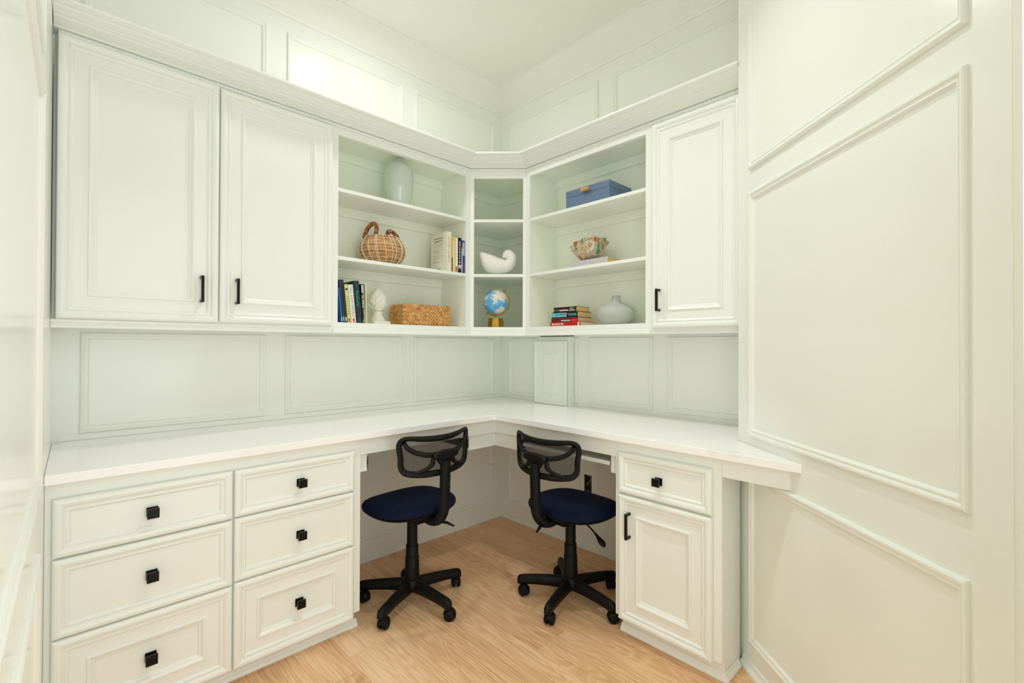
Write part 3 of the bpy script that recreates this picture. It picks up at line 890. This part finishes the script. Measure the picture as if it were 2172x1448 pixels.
# ---- upright books at the corner end of the middle shelf
z0 = ZS[1]+.0006
G1 = 'upright books on the middle left shelf'
def upright(u0, th, dep, h, cover, label, nf=.235):
    B = Basis(FA(u0, nf-dep, z0), FA.u, FA.n, (0, 0, 1))
    return B, book(B, th, dep, h, cover, label, G1, FA(u0, nf-dep, z0))
B, b = upright(.5768, .0285, .145, .2070, '#e6e3d4', 'large cream hardback standing with its back cover towards the basket')
RT, UP = FA.n, Vector((0, 0, 1))                      # the cover facing the room's left: text runs towards the spine
cov = B(.0285, 0, 0)+FA.u*.0003
def on_cover(n, z): return cov+FA.n*n+UP*z
lettering('Discover the Secret', .0095, .080, on_cover(.030, .176), FA.n, UP, INK, b, bold=.012)
lettering('to Results That Last', .0095, .080, on_cover(.030, .161), FA.n, UP, INK, b, bold=.012)
for k, (n_, z_, w_) in enumerate([(.022, .147, .095), (.028, .140, .083), (.034, .133, .070), (.020, .117, .10), (.020, .110, .06), (.020, .103, .094), (.020, .088, .10), (.020, .081, .10), (.020, .074, .095), (.020, .067, .05), (.030, .056, .085), (.030, .050, .06)]):
    MB().add([on_cover(n_, z_), on_cover(n_+w_, z_), on_cover(n_+w_, z_+.0016), on_cover(n_, z_+.0016)], [(0, 1, 2, 3)]).build('print_line', mat('ink_pale', '#b9b4a2', .5), b, world_loc(b), fix=False)
MB().add([on_cover(.024, .052), on_cover(.029, .052), on_cover(.029, .060), on_cover(.024, .060)], [(0, 1, 2, 3)]).build('print_mark', INK, b, world_loc(b), fix=False)
mb = MB()
for k in range(14):
    if k in (4, 9): continue
    a_ = .052+k*.0026; mb.add([on_cover(a_, .008), on_cover(a_+.0012+.0006*(k % 2), .008), on_cover(a_+.0012+.0006*(k % 2), .020), on_cover(a_, .020)], [(0, 1, 2, 3)])
mb.build('barcode', INK, b, world_loc(b), fix=False)
lettering('ATOMIC HABITS', .0120, .135, B(.0200, .1453, .182), (0, 0, -1), -FA.u, INKG, b)
B, b = upright(.5545, .0175, .135, .1860, '#e9c35a', 'slim yellow paperback right of the cream hardback')
strip_on(B, .0175, .135, .0125, .0172, .0, .075, '#1d1810', b)
strip_on(B, .0175, .135, .0008, .0110, .0, .165, '#eadfbb', b)
B, b = upright(.5335, .0165, .135, .1825, '#e9e6dc', 'plain white paperback between the yellow and the black book')
strip_on(B, .0165, .135, .0030, .0150, .002, .030, '#c96a2a', b)
B, b = upright(.5100, .0215, .140, .1850, '#17130f', 'black paperback with white spine print on the middle left shelf')
for k, (za, zb_) in enumerate([(.158, .170), (.140, .155), (.121, .137), (.102, .118), (.086, .099), (.072, .082), (.050, .068)]):
    nb_ = 2+(k % 2)
    for q_ in range(nb_):
        w_ = (zb_-za)/nb_; strip_on(B, .0215, .140, .0065+.001*((k+q_) % 3), .0145-.001*(q_ % 2), za+w_*q_, za+w_*(q_+.62), INKW, b, 'print_mark')
strip_on(B, .0215, .140, .0015, .0190, .020, .042, '#d9d6cc', b); strip_on(B, .0215, .140, .0050, .0150, .010, .026, '#1b4a44', b, off=.0006)
B, b = upright(.4870, .0215, .140, .1745, '#2a3f9a', 'blue and white paperback nearest the corner on the middle left shelf')
strip_on(B, .0215, .140, .0160, .0213, .0, .130, '#e9e3e2', b); strip_on(B, .0215, .140, .0158, .0213, .130, .155, '#d4522c', b)
strip_on(B, .0215, .140, .0015, .0140, .095, .165, '#a9c0dc', b); strip_on(B, .0215, .140, .0020, .0120, .0, .014, '#3a1a12', b)
strip_on(B, .0215, .140, .0030, .0110, .030, .055, '#8f2f6a', b)

# ---- leaning books at the left end of the bottom shelf
z0 = ZS[0]+.0006
G2 = 'leaning books on the bottom left shelf'
spec = [(.0045, 1.0440, 2.2, .176, '#dfe2b4', 'thin cream book leaning next to the white artichoke ornament'),
        (.0150, 1.0500, 4.0, .176, '#15130f', 'black and white paperback with a pale blue top leaning in the row'),
        (.0265, 1.0675, 5.4, .188, '#173038', 'tall dark teal hardback with green spine print leaning in the row'),
        (.0210, 1.0965, 5.8, .169, '#e6e6e2', 'white paperback with pastel spine lettering leaning in the row'),
        (.0150, 1.1195, 6.0, .169, '#cfd58a', 'yellow-green paperback with a round emblem leaning in the row'),
        (.0100, 1.1365, 6.2, .188, '#1d2c33', 'slim dark slate book leaning left of the yellow-green paperback'),
        (.0080, 1.1480, 6.2, .188, '#3b2f55', 'slim purple book second from the cabinet side'),
        (.0075, 1.1575, 6.2, .150, '#1f62a8', 'slim blue book leaning against the cabinet side')]
LB = []
for (th, u0, deg, h, colr, lab) in spec:
    r = radians(deg); a_ = FA.u*cos(r)+Vector((0, 0, -sin(r))); c__ = FA.u*sin(r)+Vector((0, 0, cos(r)))
    dep = .140 if th > .012 else .150
    o_ = FA(u0, .228-dep, z0+th*sin(r))
    B = Basis(o_, a_, FA.n, c__)
    LB.append((B, book(B, th, dep, h, colr, lab, G2, o_), th, dep, h))
def spine_text(i, body, u, w, z, length, m, bold=0.0):
    B, b, th, dep, h = LB[i]
    lettering(body, w, length, B(u+w, dep+.0004, z), -B.c, -B.a, m, b, bold=bold)
B, b, th, dep, h = LB[1]
strip_on(B, th, dep, .003, .0115, .137, .172, '#b9c4cf', b); strip_on(B, th, dep, .001, .0035, .0, .172, '#d8dbc0', b)
spine_text(1, "Tim O'Brien", .0050, .0070, .128, .060, INKW, .02); spine_text(1, 'THE THINGS THEY CARRIED', .0040, .0045, .064, .050, INKW)
strip_on(B, th, dep, .003, .013, .001, .016, '#8f9078', b)
B, b, th, dep, h = LB[2]
for k in range(9):
    strip_on(B, th, dep, .0075+.002*(k % 3), .0165+.001*(k % 2), .138-k*.0085, .1435-k*.0085, INKGR, b, 'print_mark')
for k in range(3): strip_on(B, th, dep, .0100, .0135, .172-k*.008, .176-k*.008, INKGR, b, 'print_mark')
strip_on(B, th, dep, .0095, .0135, .0080, .0200, INKGR, b, 'print_mark')
spine_text(3, 'I WILL', .0060, .0085, .164, .034, INKB); spine_text(3, 'ALWAYS', .0055, .0085, .124, .036, INKR); spine_text(3, 'WRITE', .0055, .0085, .082, .030, INKB); spine_text(3, 'BACK', .0055, .0085, .048, .022, INKR)
B, b, th, dep, h = LB[3]; strip_on(B, th, dep, .0060, .0140, .0040, .0180, INKR, b, 'print_mark')
B, b, th, dep, h = LB[4]; strip_on(B, th, dep, .0040, .0110, .0040, .0180, INKR, b, 'print_mark')
for k in range(8): strip_on(B, th, dep, .0050, .0100, .112-k*.011, .1185-k*.011, '#8f9a5a', b, 'print_mark')
MB().lathe(B(.0075, dep+.0001, .147), [(.0003, 0), (.0050, 0), (.0050, .0004), (.0003, .0004)], 20, axis=B.b).build('print_mark', INKT, b, world_loc(b))
for i in (5, 6, 7):
    B, b, th, dep, h = LB[i]; strip_on(B, th, dep, .0020, th-.002, .006, .024, '#c9d3dc', b, 'print_mark')

# ---- stack of four thrillers
G3 = 'stacked books on the bottom right shelf'
z0 = ZS[0]+.0006
def flat_book(u0, u1, n0, n1, th, zz, colr, lab, rot=0.0, pages='#d9c9a4'):
    # spine along u facing the room: thickness = z, height = u
    o_ = FB(u1, n0, zz); cr_, sr_ = cos(rot), sin(rot)
    au = Vector((-cr_, -sr_, 0)); an = Vector((sr_, -cr_, 0))
    B = Basis(o_, (0, 0, 1), an, au)
    t_ = book(B, th, n1-n0, u1-u0, colr, lab, G3, o_, pages=pages)
    return B, t_, th, n1-n0, u1-u0
def flat_text(bk_, body, z, hgt, u, length, m, bold=.01):
    B, t_, th, dep, h = bk_      # u measured from the left end of the spine
    lettering(body, hgt, length, B(z, dep+.0004, h-u), -B.c, B.a, m, t_, bold=bold)
def flat_strip(bk_, za, zb_, ua, ub, m, nm='printed_panel', off=.0003):
    B, t_, th, dep, h = bk_
    strip_on(B, th, dep, za, zb_, h-ub, h-ua, m, t_, nm, off)
k1 = flat_book(.594, .792, .070, .2000, .0210, z0, '#cf2228', 'red paperback at the bottom of the book stack', pages='#dcd2b8')
flat_strip(k1, .0015, .0195, .182, .191, INKW); flat_strip(k1, .0012, .0198, .092, .181, '#d81f22', off=.0002)
flat_text(k1, 'BEN MACINTYRE', .0050, .0115, .012, .078, INKW, .02); flat_text(k1, 'AGENT SONYA', .0065, .0085, .100, .074, mat('ink_dark_red', '#5f0d10', .5), .01)
k2 = flat_book(.602, .776, .080, .1985, .0235, z0+.0213, '#3a1512', 'dark paperback with a red block second from the bottom of the stack', pages='#d6c39c')
flat_strip(k2, .0010, .0150, .132, .172, '#d8262a'); flat_strip(k2, .0165, .0225, .004, .170, '#6d2a25')
flat_text(k2, 'ALAN FURST', .0035, .0085, .008, .052, INKR, .01); 
for q_ in range(6): flat_strip(k2, .0045, .0105, .066+q_*.0105, .0735+q_*.0105, INKW, 'print_mark')
k3 = flat_book(.609, .774, .085, .1990, .0275, z0+.0450, '#14110f', 'black and sky-blue paperback second from the top of the stack', pages='#d9b77c')
flat_strip(k3, .0030, .0235, .002, .094, INKS); flat_text(k3, 'JOHN GRISHAM', .0075, .0120, .020, .066, INKT, .02)
flat_text(k3, 'THE', .0140, .0045, .100, .008, INKW); flat_text(k3, 'LITIGATORS', .0080, .0110, .110, .048, INKS, .02)
k4 = flat_book(.617, .769, .090, .1985, .0255, z0+.0727, '#12100e', 'black paperback with white print on top of the book stack', rot=radians(-2), pages='#dcbd86')
flat_text(k4, 'JOHN', .0135, .0065, .110, .024, INKW, .02); flat_text(k4, 'GRISHAM', .0045, .0065, .104, .040, INKW, .02)
flat_strip(k4, .0060, .0110, .040, .098, INKW, 'print_mark'); flat_strip(k4, .0140, .0165, .046, .090, INKR, 'print_mark')
flat_strip(k4, .0080, .0135, .006, .010, INKW, 'print_mark'); flat_strip(k4, .0070, .0145, .018, .024, INKGY, 'print_mark'); flat_strip(k4, .0055, .0150, .028, .034, INKGY, 'print_mark')

# ---- pale book under the glass bowl
o_ = FB(.945, .075, ZS[1]+.0006); B = Basis(o_, (0, 0, 1), (0, -1, 0), (-1, 0, 0))
bk5 = book(B, .0370, .1150, .232, '#c9c4cb', 'pale lavender hardback lying flat under the spotted glass bowl', None, o_, pages='#d8b873', c=.0022)
# ---- spotted glass bowl
def bowl_mat():
    m = mat('spotted_glass', '#dccbb0', .08, spec=.6, coat=.5)
    t = NT(m); co = t.coords('Object')
    v = t.new('ShaderNodeTexVoronoi', Scale=105.0, Randomness=1.0); t.link(co, v.inputs['Vector'])
    n = t.new('ShaderNodeTexNoise', Scale=26.0, Detail=3.0); t.link(t.coords('Object', scale=(1, 1, .5)), n.inputs['Vector'])
    n2 = t.new('ShaderNodeTexNoise', Scale=16.0, Detail=2.0); t.link(t.coords('Object', loc=(3.1, 1.7, .4), scale=(1, 1, .45)), n2.inputs['Vector'])
    n3 = t.new('ShaderNodeTexNoise', Scale=15.0, Detail=2.0); t.link(t.coords('Object', loc=(7.3, 5.1, 2.4), scale=(1, 1, .45)), n3.inputs['Vector'])
    base = t.ramp(n.outputs['Fac'], [(.32, '#a87850'), (.44, '#dcc6a0'), (.58, '#eadfc6'), (.68, '#c89060')])
    c1 = t.mix(t.math('GREATER_THAN', n2.outputs['Fac'], .645), base, lin('#3fa488'))
    c2 = t.mix(t.math('GREATER_THAN', n3.outputs['Fac'], .575), c1, lin('#c0681e'))
    spots = t.math('LESS_THAN', v.outputs['Distance'], t.math('MULTIPLY', n.outputs['Fac'], .52))
    t.link(t.mix(t.math('MULTIPLY', spots, .9), c2, lin('#2d2216')), t.b.inputs['Base Color'])
    t.b.inputs['Transmission Weight'].default_value = .25
    return m
bz = ZS[1]+.0006+.0372; bc = FB(.818, .136, bz)
ax = Vector((-.24, .10, 1)).normalized()
def flute(a, z): return 1+(.060*max(0, z-.004)/.07)*cos(11*a)+.05*max(0, z-.01)/.07*cos(a)
outer = [(.020, 0), (.040, .0005), (.046, .004), (.058, .016), (.072, .034), (.082, .053), (.093, .072), (.095, .0735)]
inner = [(.0925, .0740), (.079, .0555), (.069, .0365), (.055, .0185), (.042, .0075), (.020, .0050), (.001, .0048)]
mb = MB(); mb.lathe(bc+Vector((-.016, .006, .0115)), [(.001, 0)]+outer+inner, 96, axis=ax, mod=flute, cap=False)
o = mb.build('glass_bowl', bowl_mat(), None, bc)
tag(o, 'fluted spotted art-glass bowl standing tilted on the pale book', 'bowl')

# ---- blue chevron box
def chevron():
    m = mat('chevron_cloth', '#3f5f96', .6); t = NT(m)
    tc = t.n.new('ShaderNodeTexCoord'); sp = t.n.new('ShaderNodeSeparateXYZ'); t.link(tc.outputs['Object'], sp.inputs[0])
    hor = t.math('ADD', sp.outputs[0], sp.outputs[1])
    tri = t.math('ABSOLUTE', t.math('SUBTRACT', t.math('FRACT', t.math('ADD', t.math('MULTIPLY', sp.outputs[2], 1/.070), .42)), .5))
    s_ = t.math('SINE', t.math('MULTIPLY', t.math('ADD', hor, t.math('MULTIPLY', tri, .070)), 2*pi/.0082))
    t.link(t.mix(t.math('GREATER_THAN', s_, .15), lin('#2f4974'), lin('#8da6c0')), t.b.inputs['Base Color'])
    return m
CH = chevron(); u0, u1, n0, n1 = .716, .974, .032, .220; zz = ZS[2]+.0006
loc = FB(.845, .126, zz)
t = thing('storage_box', loc, 'navy and white chevron patterned lidded box with wooden handle on the top right shelf', 'box')
MB().box(FB, u0, u1, n0, n1, zz, zz+.058).build('base', CH, t, loc, bevel=.0012)
MB().box(FB, u0-.001, u1+.001, n0-.001, n1+.001, zz+.0588, zz+.0905).build('lid', CH, t, loc, bevel=.0012)
hm = mat('handle_wood', '#d09a63', .4)
hb = MB(); hb.tube([FB(.822+.046*i/6, n1+.016, zz+.0715) for i in range(7)], [.0080, .0085, .0087, .0087, .0087, .0085, .0080], 14)
hb.box(FB, .828, .834, n1+.0012, n1+.012, zz+.0685, zz+.0745); hb.box(FB, .856, .862, n1+.0012, n1+.012, zz+.0685, zz+.0745)
hb.build('handle', hm, t, loc)

# ---- grey ribbed bottle vase
def ribbed():
    m = mat('ribbed_ceramic', '#b9bcb8', .6); t = NT(m)
    tc = t.n.new('ShaderNodeTexCoord'); sp = t.n.new('ShaderNodeSeparateXYZ'); t.link(tc.outputs['Object'], sp.inputs[0])
    an = t.math('ARCTAN2', sp.outputs[1], sp.outputs[0])
    s_ = t.math('SINE', t.math('MULTIPLY', an, 84.0))
    t.link(t.ramp(t.math('ADD', t.math('MULTIPLY', s_, .5), .5), [(.25, '#a7abaa'), (.7, '#b8bbb7'), (.92, '#e2e2dc')]), t.b.inputs['Base Color'])
    t.bump(s_, .25, .001); return m
c = FB(.947, .122, ZS[0]+.0006)
vp = [(.001, 0), (.050, 0), (.057, .004), (.072, .018), (.085, .036), (.0905, .053), (.0895, .066), (.081, .079), (.066, .090), (.048, .099), (.032, .107), (.0225, .116), (.0195, .126), (.0190, .134), (.0215, .141), (.0190, .1420), (.0160, .134), (.014, .120)]
sm = []
for i in range(len(vp)-1):
    for j in range(3):
        u = j/3; sm.append((vp[i][0]+(vp[i+1][0]-vp[i][0])*u, vp[i][1]+(vp[i+1][1]-vp[i][1])*u))
o = MB().lathe(c, vp, 84, cap=False).build('bottle_vase', ribbed(), None, c)
tag(o, 'squat pale grey ribbed ceramic vase with narrow neck beside the book stack', 'vase')

# ---- milky glass vase
m = mat('milky_glass', '#f2faf4', .04, trans=.5, ior=1.3, coat=1.0)
c = FA(.838, .150, ZS[2]+.0006)
vp = [(.001, 0), (.030, 0), (.042, .003), (.057, .025), (.0655, .060), (.0705, .100), (.0728, .135), (.0722, .160), (.0680, .185), (.0580, .207), (.0420, .2215), (.0240, .2265), (.0170, .2270), (.0135, .230), (.0130, .2440), (.0145, .2465), (.0115, .2460), (.0110, .229), (.020, .222), (.040, .216), (.0555, .203), (.0645, .182), (.0685, .160), (.0690, .135), (.067, .098), (.062, .058), (.053, .026), (.038, .008), (.001, .006)]
o = MB().lathe(c, vp, 56, cap=False).build('glass_vase', m, None, c)
tag(o, 'milky pale glass vase with narrow neck on the top left shelf', 'vase')

# ---- round basket with cream netting
c = FA(.918, .134, ZS[1]+.0006)
t = thing('round_basket', c, 'round brown basket netted with cream cord and two wrapped handles', 'basket')
def rr(z):  # body radius by height
    P = [(0, .062), (.012, .080), (.035, .099), (.060, .108), (.085, .107), (.108, .098), (.126, .085), (.136, .078)]
    for (a, ra), (b_, rb_) in zip(P, P[1:]):
        if a <= z <= b_:
            u = (z-a)/(b_-a); return ra+(rb_-ra)*u
    return P[-1][1]
def straw():
    m = mat('banana_leaf', '#b4824e', .65); t = NT(m); co = t.coords('Object', scale=(18, 18, 70))
    n = t.new('ShaderNodeTexNoise', Scale=1.0, Detail=3.0); t.link(co, n.inputs['Vector'])
    t.link(t.ramp(n.outputs['Fac'], [(.25, '#7a4a26'), (.45, '#b27c49'), (.62, '#c99a66'), (.8, '#dcb98a')]), t.b.inputs['Base Color'])
    t.bump(n.outputs['Fac'], .5, .002); return m
ST = straw()
prof = []
nc = 9
for i in range(nc*6+1):
    z = .1360*i/(nc*6); prof.append((rr(z)+.0030*abs(sin(pi*i/6)), z))
MB().lathe(c, [(.001, 0)]+prof+[(.070, .134), (.069, .05), (.001, .04)], 56, cap=False).build('body', ST, t, c)
cord = mat('cream_cord', '#e9dfc9', .8)
net = MB()
for k in range(26):
    pts = []
    for i in range(15):
        z = .002+.134*i/14; a = 2*pi*k/26+.10*sin(k*2.1)+.20*(1-z/.136)
        r = rr(z)+.0046; pts.append(c+Vector((r*cos(a), r*sin(a), z)))
    net.tube(pts, .0016, 5)
for k in range(1, nc+1):
    z = .1360*k/nc-.0008; r = rr(min(z, .136))+.0034
    net.tube([c+Vector((r*cos(2*pi*j/40), r*sin(2*pi*j/40), z)) for j in range(40)], .0011, 5, closed=True)
o = net.build('cord_net', cord, t, c, fix=False)
hmat = mat('wrapped_handle', '#8c5a2e', .55); q_ = NT(hmat)
n = q_.new('ShaderNodeTexNoise', Scale=60.0, Detail=2.0); q_.link(q_.coords('Object'), n.inputs['Vector'])
q_.link(q_.ramp(n.outputs['Fac'], [(.3, '#5e3516'), (.55, '#9a6433'), (.8, '#c89a63')]), q_.b.inputs['Base Color'])
def handle(f0, f1, top, lean):
    p0, p1, pt = Vector(f0), Vector(f1), Vector(top)
    pts = []; rad = []
    for i in range(31):
        u = i/30; a = pi*u
        base = p0.lerp(p1, .5-.5*cos(a)); up = (pt-(p0+p1)/2)*sin(a)**.75 if a > 0 else Vector((0, 0, 0))
        pts.append(base+up); rad.append(.0090+.0010*abs(sin(u*30)))
    return MB().tube(pts, rad, 10).build('handle', hmat, t, c)
zb_ = c.z
handle(FA(1.004, .115, zb_+.126), FA(.972, .165, zb_+.136), FA(.972, .140, zb_+.196), 0)
handle(FA(.893, .150, zb_+.138), FA(.838, .160, zb_+.122), FA(.884, .158, zb_+.170), 0)

# ---- white artichoke ornament
c = FA(.935, .122, ZS[0]+.0006)
t = thing('artichoke_ornament', c, 'matte white artichoke finial ornament on a square plinth beside the leaning books', 'ornament')
MB().box(FA, .935-.044, .935+.044, .122-.044, .122+.044, c.z, c.z+.0165).build('plinth', WHITE, t, c, bevel=.0015)
MB().lathe(c, [(.036, .0165), (.037, .020), (.034, .025), (.031, .033), (.026, .040), (.0215, .047), (.0210, .055), (.026, .064)], 36).build('stem', WHITE, t, c)
def egg(z):
    u = (z-.060)/.126; u = min(max(u, 0), 1)
    return .0405*(sin(pi*u**.80))**.72+.0005
MB().lathe(c, [(.001, .060)]+[(egg(.060+.126*i/20), .060+.126*i/20) for i in range(1, 20)]+[(.001, .186)], 36, cap=False).build('head', WHITE, t, c)
lf = MB()
for row, (z, n_, L, tip) in enumerate([(.064, 6, .036, .0075), (.080, 7, .038, .0006), (.098, 7, .036, .0003), (.116, 6, .034, .0002), (.134, 5, .030, 0), (.150, 4, .024, 0)]):
    for k in range(n_):
        a = 2*pi*(k+.5*(row % 2))/n_+.3; R = []
        hw = pi/n_*1.08
        for i in range(7):
            u = i/6; zz_ = z+L*u; w_ = hw*(1-u**2.2)*(.6+.4*sin(pi*min(u+.25, 1)))+.01
            ro = egg(zz_)-.0005+.0020*sin(pi*u*.8)+tip*u**3
            R.append([c+Vector((ro_*cos(a+w_*s_), ro_*sin(a+w_*s_), zz_)) for s_, ro_ in [(-1, ro-.0025), (-.5, ro+.0004), (0, ro+.0012), (.5, ro+.0004), (1, ro-.0025), (0, ro-.005)]])
        lf.loft(R, True, True, 0, True)
lf.build('leaves', WHITE, t, c)

# ---- braided rectangular basket
def braid_mat():
    m = mat('water_hyacinth', '#cf9a5c', .6); t = NT(m)
    n = t.new('ShaderNodeTexNoise', Scale=45.0, Detail=3.0); t.link(t.coords('Object'), n.inputs['Vector'])
    t.link(t.ramp(n.outputs['Fac'], [(.25, '#a06c34'), (.45, '#d09a58'), (.65, '#e2b273'), (.85, '#ecca94')]), t.b.inputs['Base Color'])
    t.bump(n.outputs['Fac'], .4, .002); return m
BR = braid_mat()
u0, u1, n0, n1 = .556, .828, .060, .196; zb_ = ZS[0]+.0015; hh = .1035
c = FA((u0+u1)/2, .128, zb_)
t = thing('braided_basket', c, 'rectangular basket of thick braided straw on the bottom left shelf', 'basket')
mb = MB()
for (a, b_, cn, d_) in [(u0+.005, u1-.005, n1-.012, n1-.005), (u0+.005, u1-.005, n0+.005, n0+.012), (u0+.005, u0+.012, n0+.005, n1-.005), (u1-.012, u1-.005, n0+.005, n1-.005)]:
    mb.box(FA, a, b_, cn, d_, zb_+.004, zb_+hh-.004)
mb.box(FA, u0+.005, u1-.005, n0+.005, n1-.005, zb_+.001, zb_+.006)
mb.build('inner_wall', mat('basket_core', '#7d5528', .8), t, c)
rnd = random.Random(5)
st = MB()
rows_ = 5; rh = hh/rows_
def lozenge(P, d, up, out, L, W_, T_):
    R = []
    for i in range(6):
        a = -1+2*i/5; s_ = max(.06, (1-a*a))**.55
        R.append([P+d*(a*L)+up*(cos(2*pi*j/7)*W_*s_)+out*(sin(2*pi*j/7)*T_*s_) for j in range(7)])
    st.loft(R, True, True, 0, True)
def braid(p0, dirv, length, out):
    p0, dirv, out = Vector(p0), Vector(dirv), Vector(out); up = Vector((0, 0, 1)); n_ = int(length/.0180)
    for r in range(rows_):
        for i in range(n_+1):
            for s_ in (0, 1):
                x = min(max(length*(i+.5*s_)/n_+rnd.uniform(-.001, .001), .003), length-.003)
                z = .0035+rh*.97*(r+.28+.46*s_)+rnd.uniform(-.0008, .0008)
                sl = (-1 if s_ else 1)
                d = (dirv*1.0+up*sl*.62).normalized(); w_ = (up-d*up.dot(d)).normalized()
                lozenge(p0+dirv*x+up*z+out*(-.002+rnd.uniform(-.0008, .0008)), d, w_, out, .0155+rnd.uniform(-.0015, .0015), .0056, .0052)
braid(FA(u0, n1-.004, zb_), FA.u, u1-u0, FA.n)
braid(FA(u1-.004, n0, zb_), FA.n, n1-n0, FA.u)
braid(FA(u0+.004, n0, zb_), FA.n, n1-n0, -FA.u)
braid(FA(u0, n0+.004, zb_), FA.u, u1-u0, -FA.n)
o = st.build('braided_strands', BR, t, c, fix=False); o['kind'] = 'stuff'

# ---- white nautilus shell in the corner
c = FD(.142, -.100, ZS[1]+.0006)
def PS(px, py): return ((px-1057)*.002634+.151, 1.0986+(733.5-py)*.002634)
secs = [(1064, 546, 1065, 541, 2), (1066, 548, 1069, 534, 6), (1070, 549, 1078, 530.5, 9), (1072, 550, 1088, 535, 11), (1073, 551, 1095, 546, 13), (1072, 552, 1094, 560, 15),
        (1070, 552, 1088, 571, 17), (1066, 551, 1079, 578, 18), (1061, 549, 1066, 581, 19), (1055, 547, 1053, 582, 20), (1048, 544, 1041, 581, 20), (1040, 541, 1030, 577, 19),
        (1031, 538, 1022, 568, 17), (1023, 536, 1017, 554, 13), (1017, 536, 1014.5, 543, 6)]
def crr(P, t_):
    n_ = len(P)-1; i = min(int(t_*n_), n_-1); u = t_*n_-i
    p0, p1, p2, p3 = P[max(i-1, 0)], P[i], P[i+1], P[min(i+2, n_)]
    return [0.5*((2*p1[q])+(-p0[q]+p2[q])*u+(2*p0[q]-5*p1[q]+4*p2[q]-p3[q])*u*u+(-p0[q]+3*p1[q]-3*p2[q]+p3[q])*u**3) for q in range(len(p1))]
raw = [(*PS(a_, b_), *PS(c_, d_), e_*.002634*.85) for a_, b_, c_, d_, e_ in secs]
S_ = 150; rings = []
floorz = ZS[1]+.0006
for i in range(S_+1):
    iu, iz, ou, oz, dd = crr(raw, i/S_)
    rib = 1+.014*sin(i*1.7)
    cu_, cz_ = (iu+ou)/2, (iz+oz)/2
    R = []
    for j in range(36):
        th = 2*pi*j/36
        pu = cu_+(ou-iu)/2*cos(th)*rib; pz = cz_+(oz-iz)/2*cos(th)*rib; pn = sin(th)*dd*rib
        R.append(FD(pu, -.100+pn, max(pz, floorz)))
    rings.append(R)
mb = MB(); mb.loft(rings, True, True, 0, True)
o = mb.build('nautilus_shell', paint('shell_white', (.86, .85, .80, 1), .55, .2), None, c)
tag(o, 'matte white ribbed nautilus shell ornament in the corner shelf unit', 'ornament')

# ---- globe
c = FD(.137, -.082, ZS[0]+.0006)
t = thing('globe', c, 'small blue and white desk globe on a gold stand in the corner shelf unit', 'globe')
def sea():
    m = mat('globe_map', '#58aede', .25); q = NT(m); co = q.coords('Object', scale=(1, 1, 1))
    n = q.new('ShaderNodeTexNoise', Scale=13.0, Detail=5.0, Roughness=.6); q.link(co, n.inputs['Vector'])
    n2 = q.new('ShaderNodeTexNoise', Scale=260.0, Detail=1.0); q.link(co, n2.inputs['Vector'])
    land = q.math('GREATER_THAN', n.outputs['Fac'], .485)
    seac = q.ramp(n.outputs['Fac'], [(.3, '#2f8fd0'), (.5, '#74c0ea')])
    landc = q.ramp(n2.outputs['Fac'], [(.35, '#d8b9b4'), (.55, '#e8e6e0'), (.7, '#dfe6d8')])
    c1 = q.mix(land, seac, landc)
    dots = q.math('GREATER_THAN', n2.outputs['Fac'], .66)
    q.link(q.mix(q.math('MULTIPLY', dots, .45), c1, lin('#24527a')), q.b.inputs['Base Color']); return m
gc = FD(.137, -.082, 1.3375)
MB().sphere(gc, .0690, 40, 24).build('ball', sea(), t, c)
axd = (FD.u*sin(radians(37))+Vector((0, 0, cos(radians(37))))).normalized()
sd = (FD.u*cos(radians(37))-Vector((0, 0, sin(radians(37))))).normalized()
mb = MB(); R = []
for i in range(41):
    a = pi*i/40
    P = lambda r, n_: gc+axd*cos(a)*r+sd*sin(a)*r+FD.n*n_
    R.append([P(.0725, -.0035), P(.0725, .0035), P(.0800, .0060), P(.0800, -.0060)])
mb.loft(R, True, True, 0, False); mb.build('meridian_arm', GOLD, t, c, bevel=.0005)
for sg in (1, -1):
    MB().lathe(gc+axd*sg*.0700, [(.003, 0), (.003, .006), (.0058, .0065), (.0058, .0120), (.0040, .0135), (.0030, .0180), (.001, .0185)], 16, axis=axd*sg).build('pivot_knob', GOLD, t, c)
MB().lathe(FD(.137, -.082, 1.2440), [(.0050, 0), (.0045, .004), (.0045, .020), (.006, .0215)], 16).build('stem', GOLD, t, c)
def hammered():
    m = mat('hammered_gold', '#b98f3f', .3, 1.0); q = NT(m)
    v = q.new('ShaderNodeTexVoronoi', Scale=230.0, Randomness=.6); q.link(q.coords('Object'), v.inputs['Vector'])
    q.bump(v.outputs['Distance'], .8, .002); return m
MB().lathe(c, [(.0480, 0), (.0475, .002), (.0425, .0490), (.0400, .0510), (.001, .0515)], 8, smooth=False, ang0=radians(22.5+45)).build('stand', hammered(), t, c)
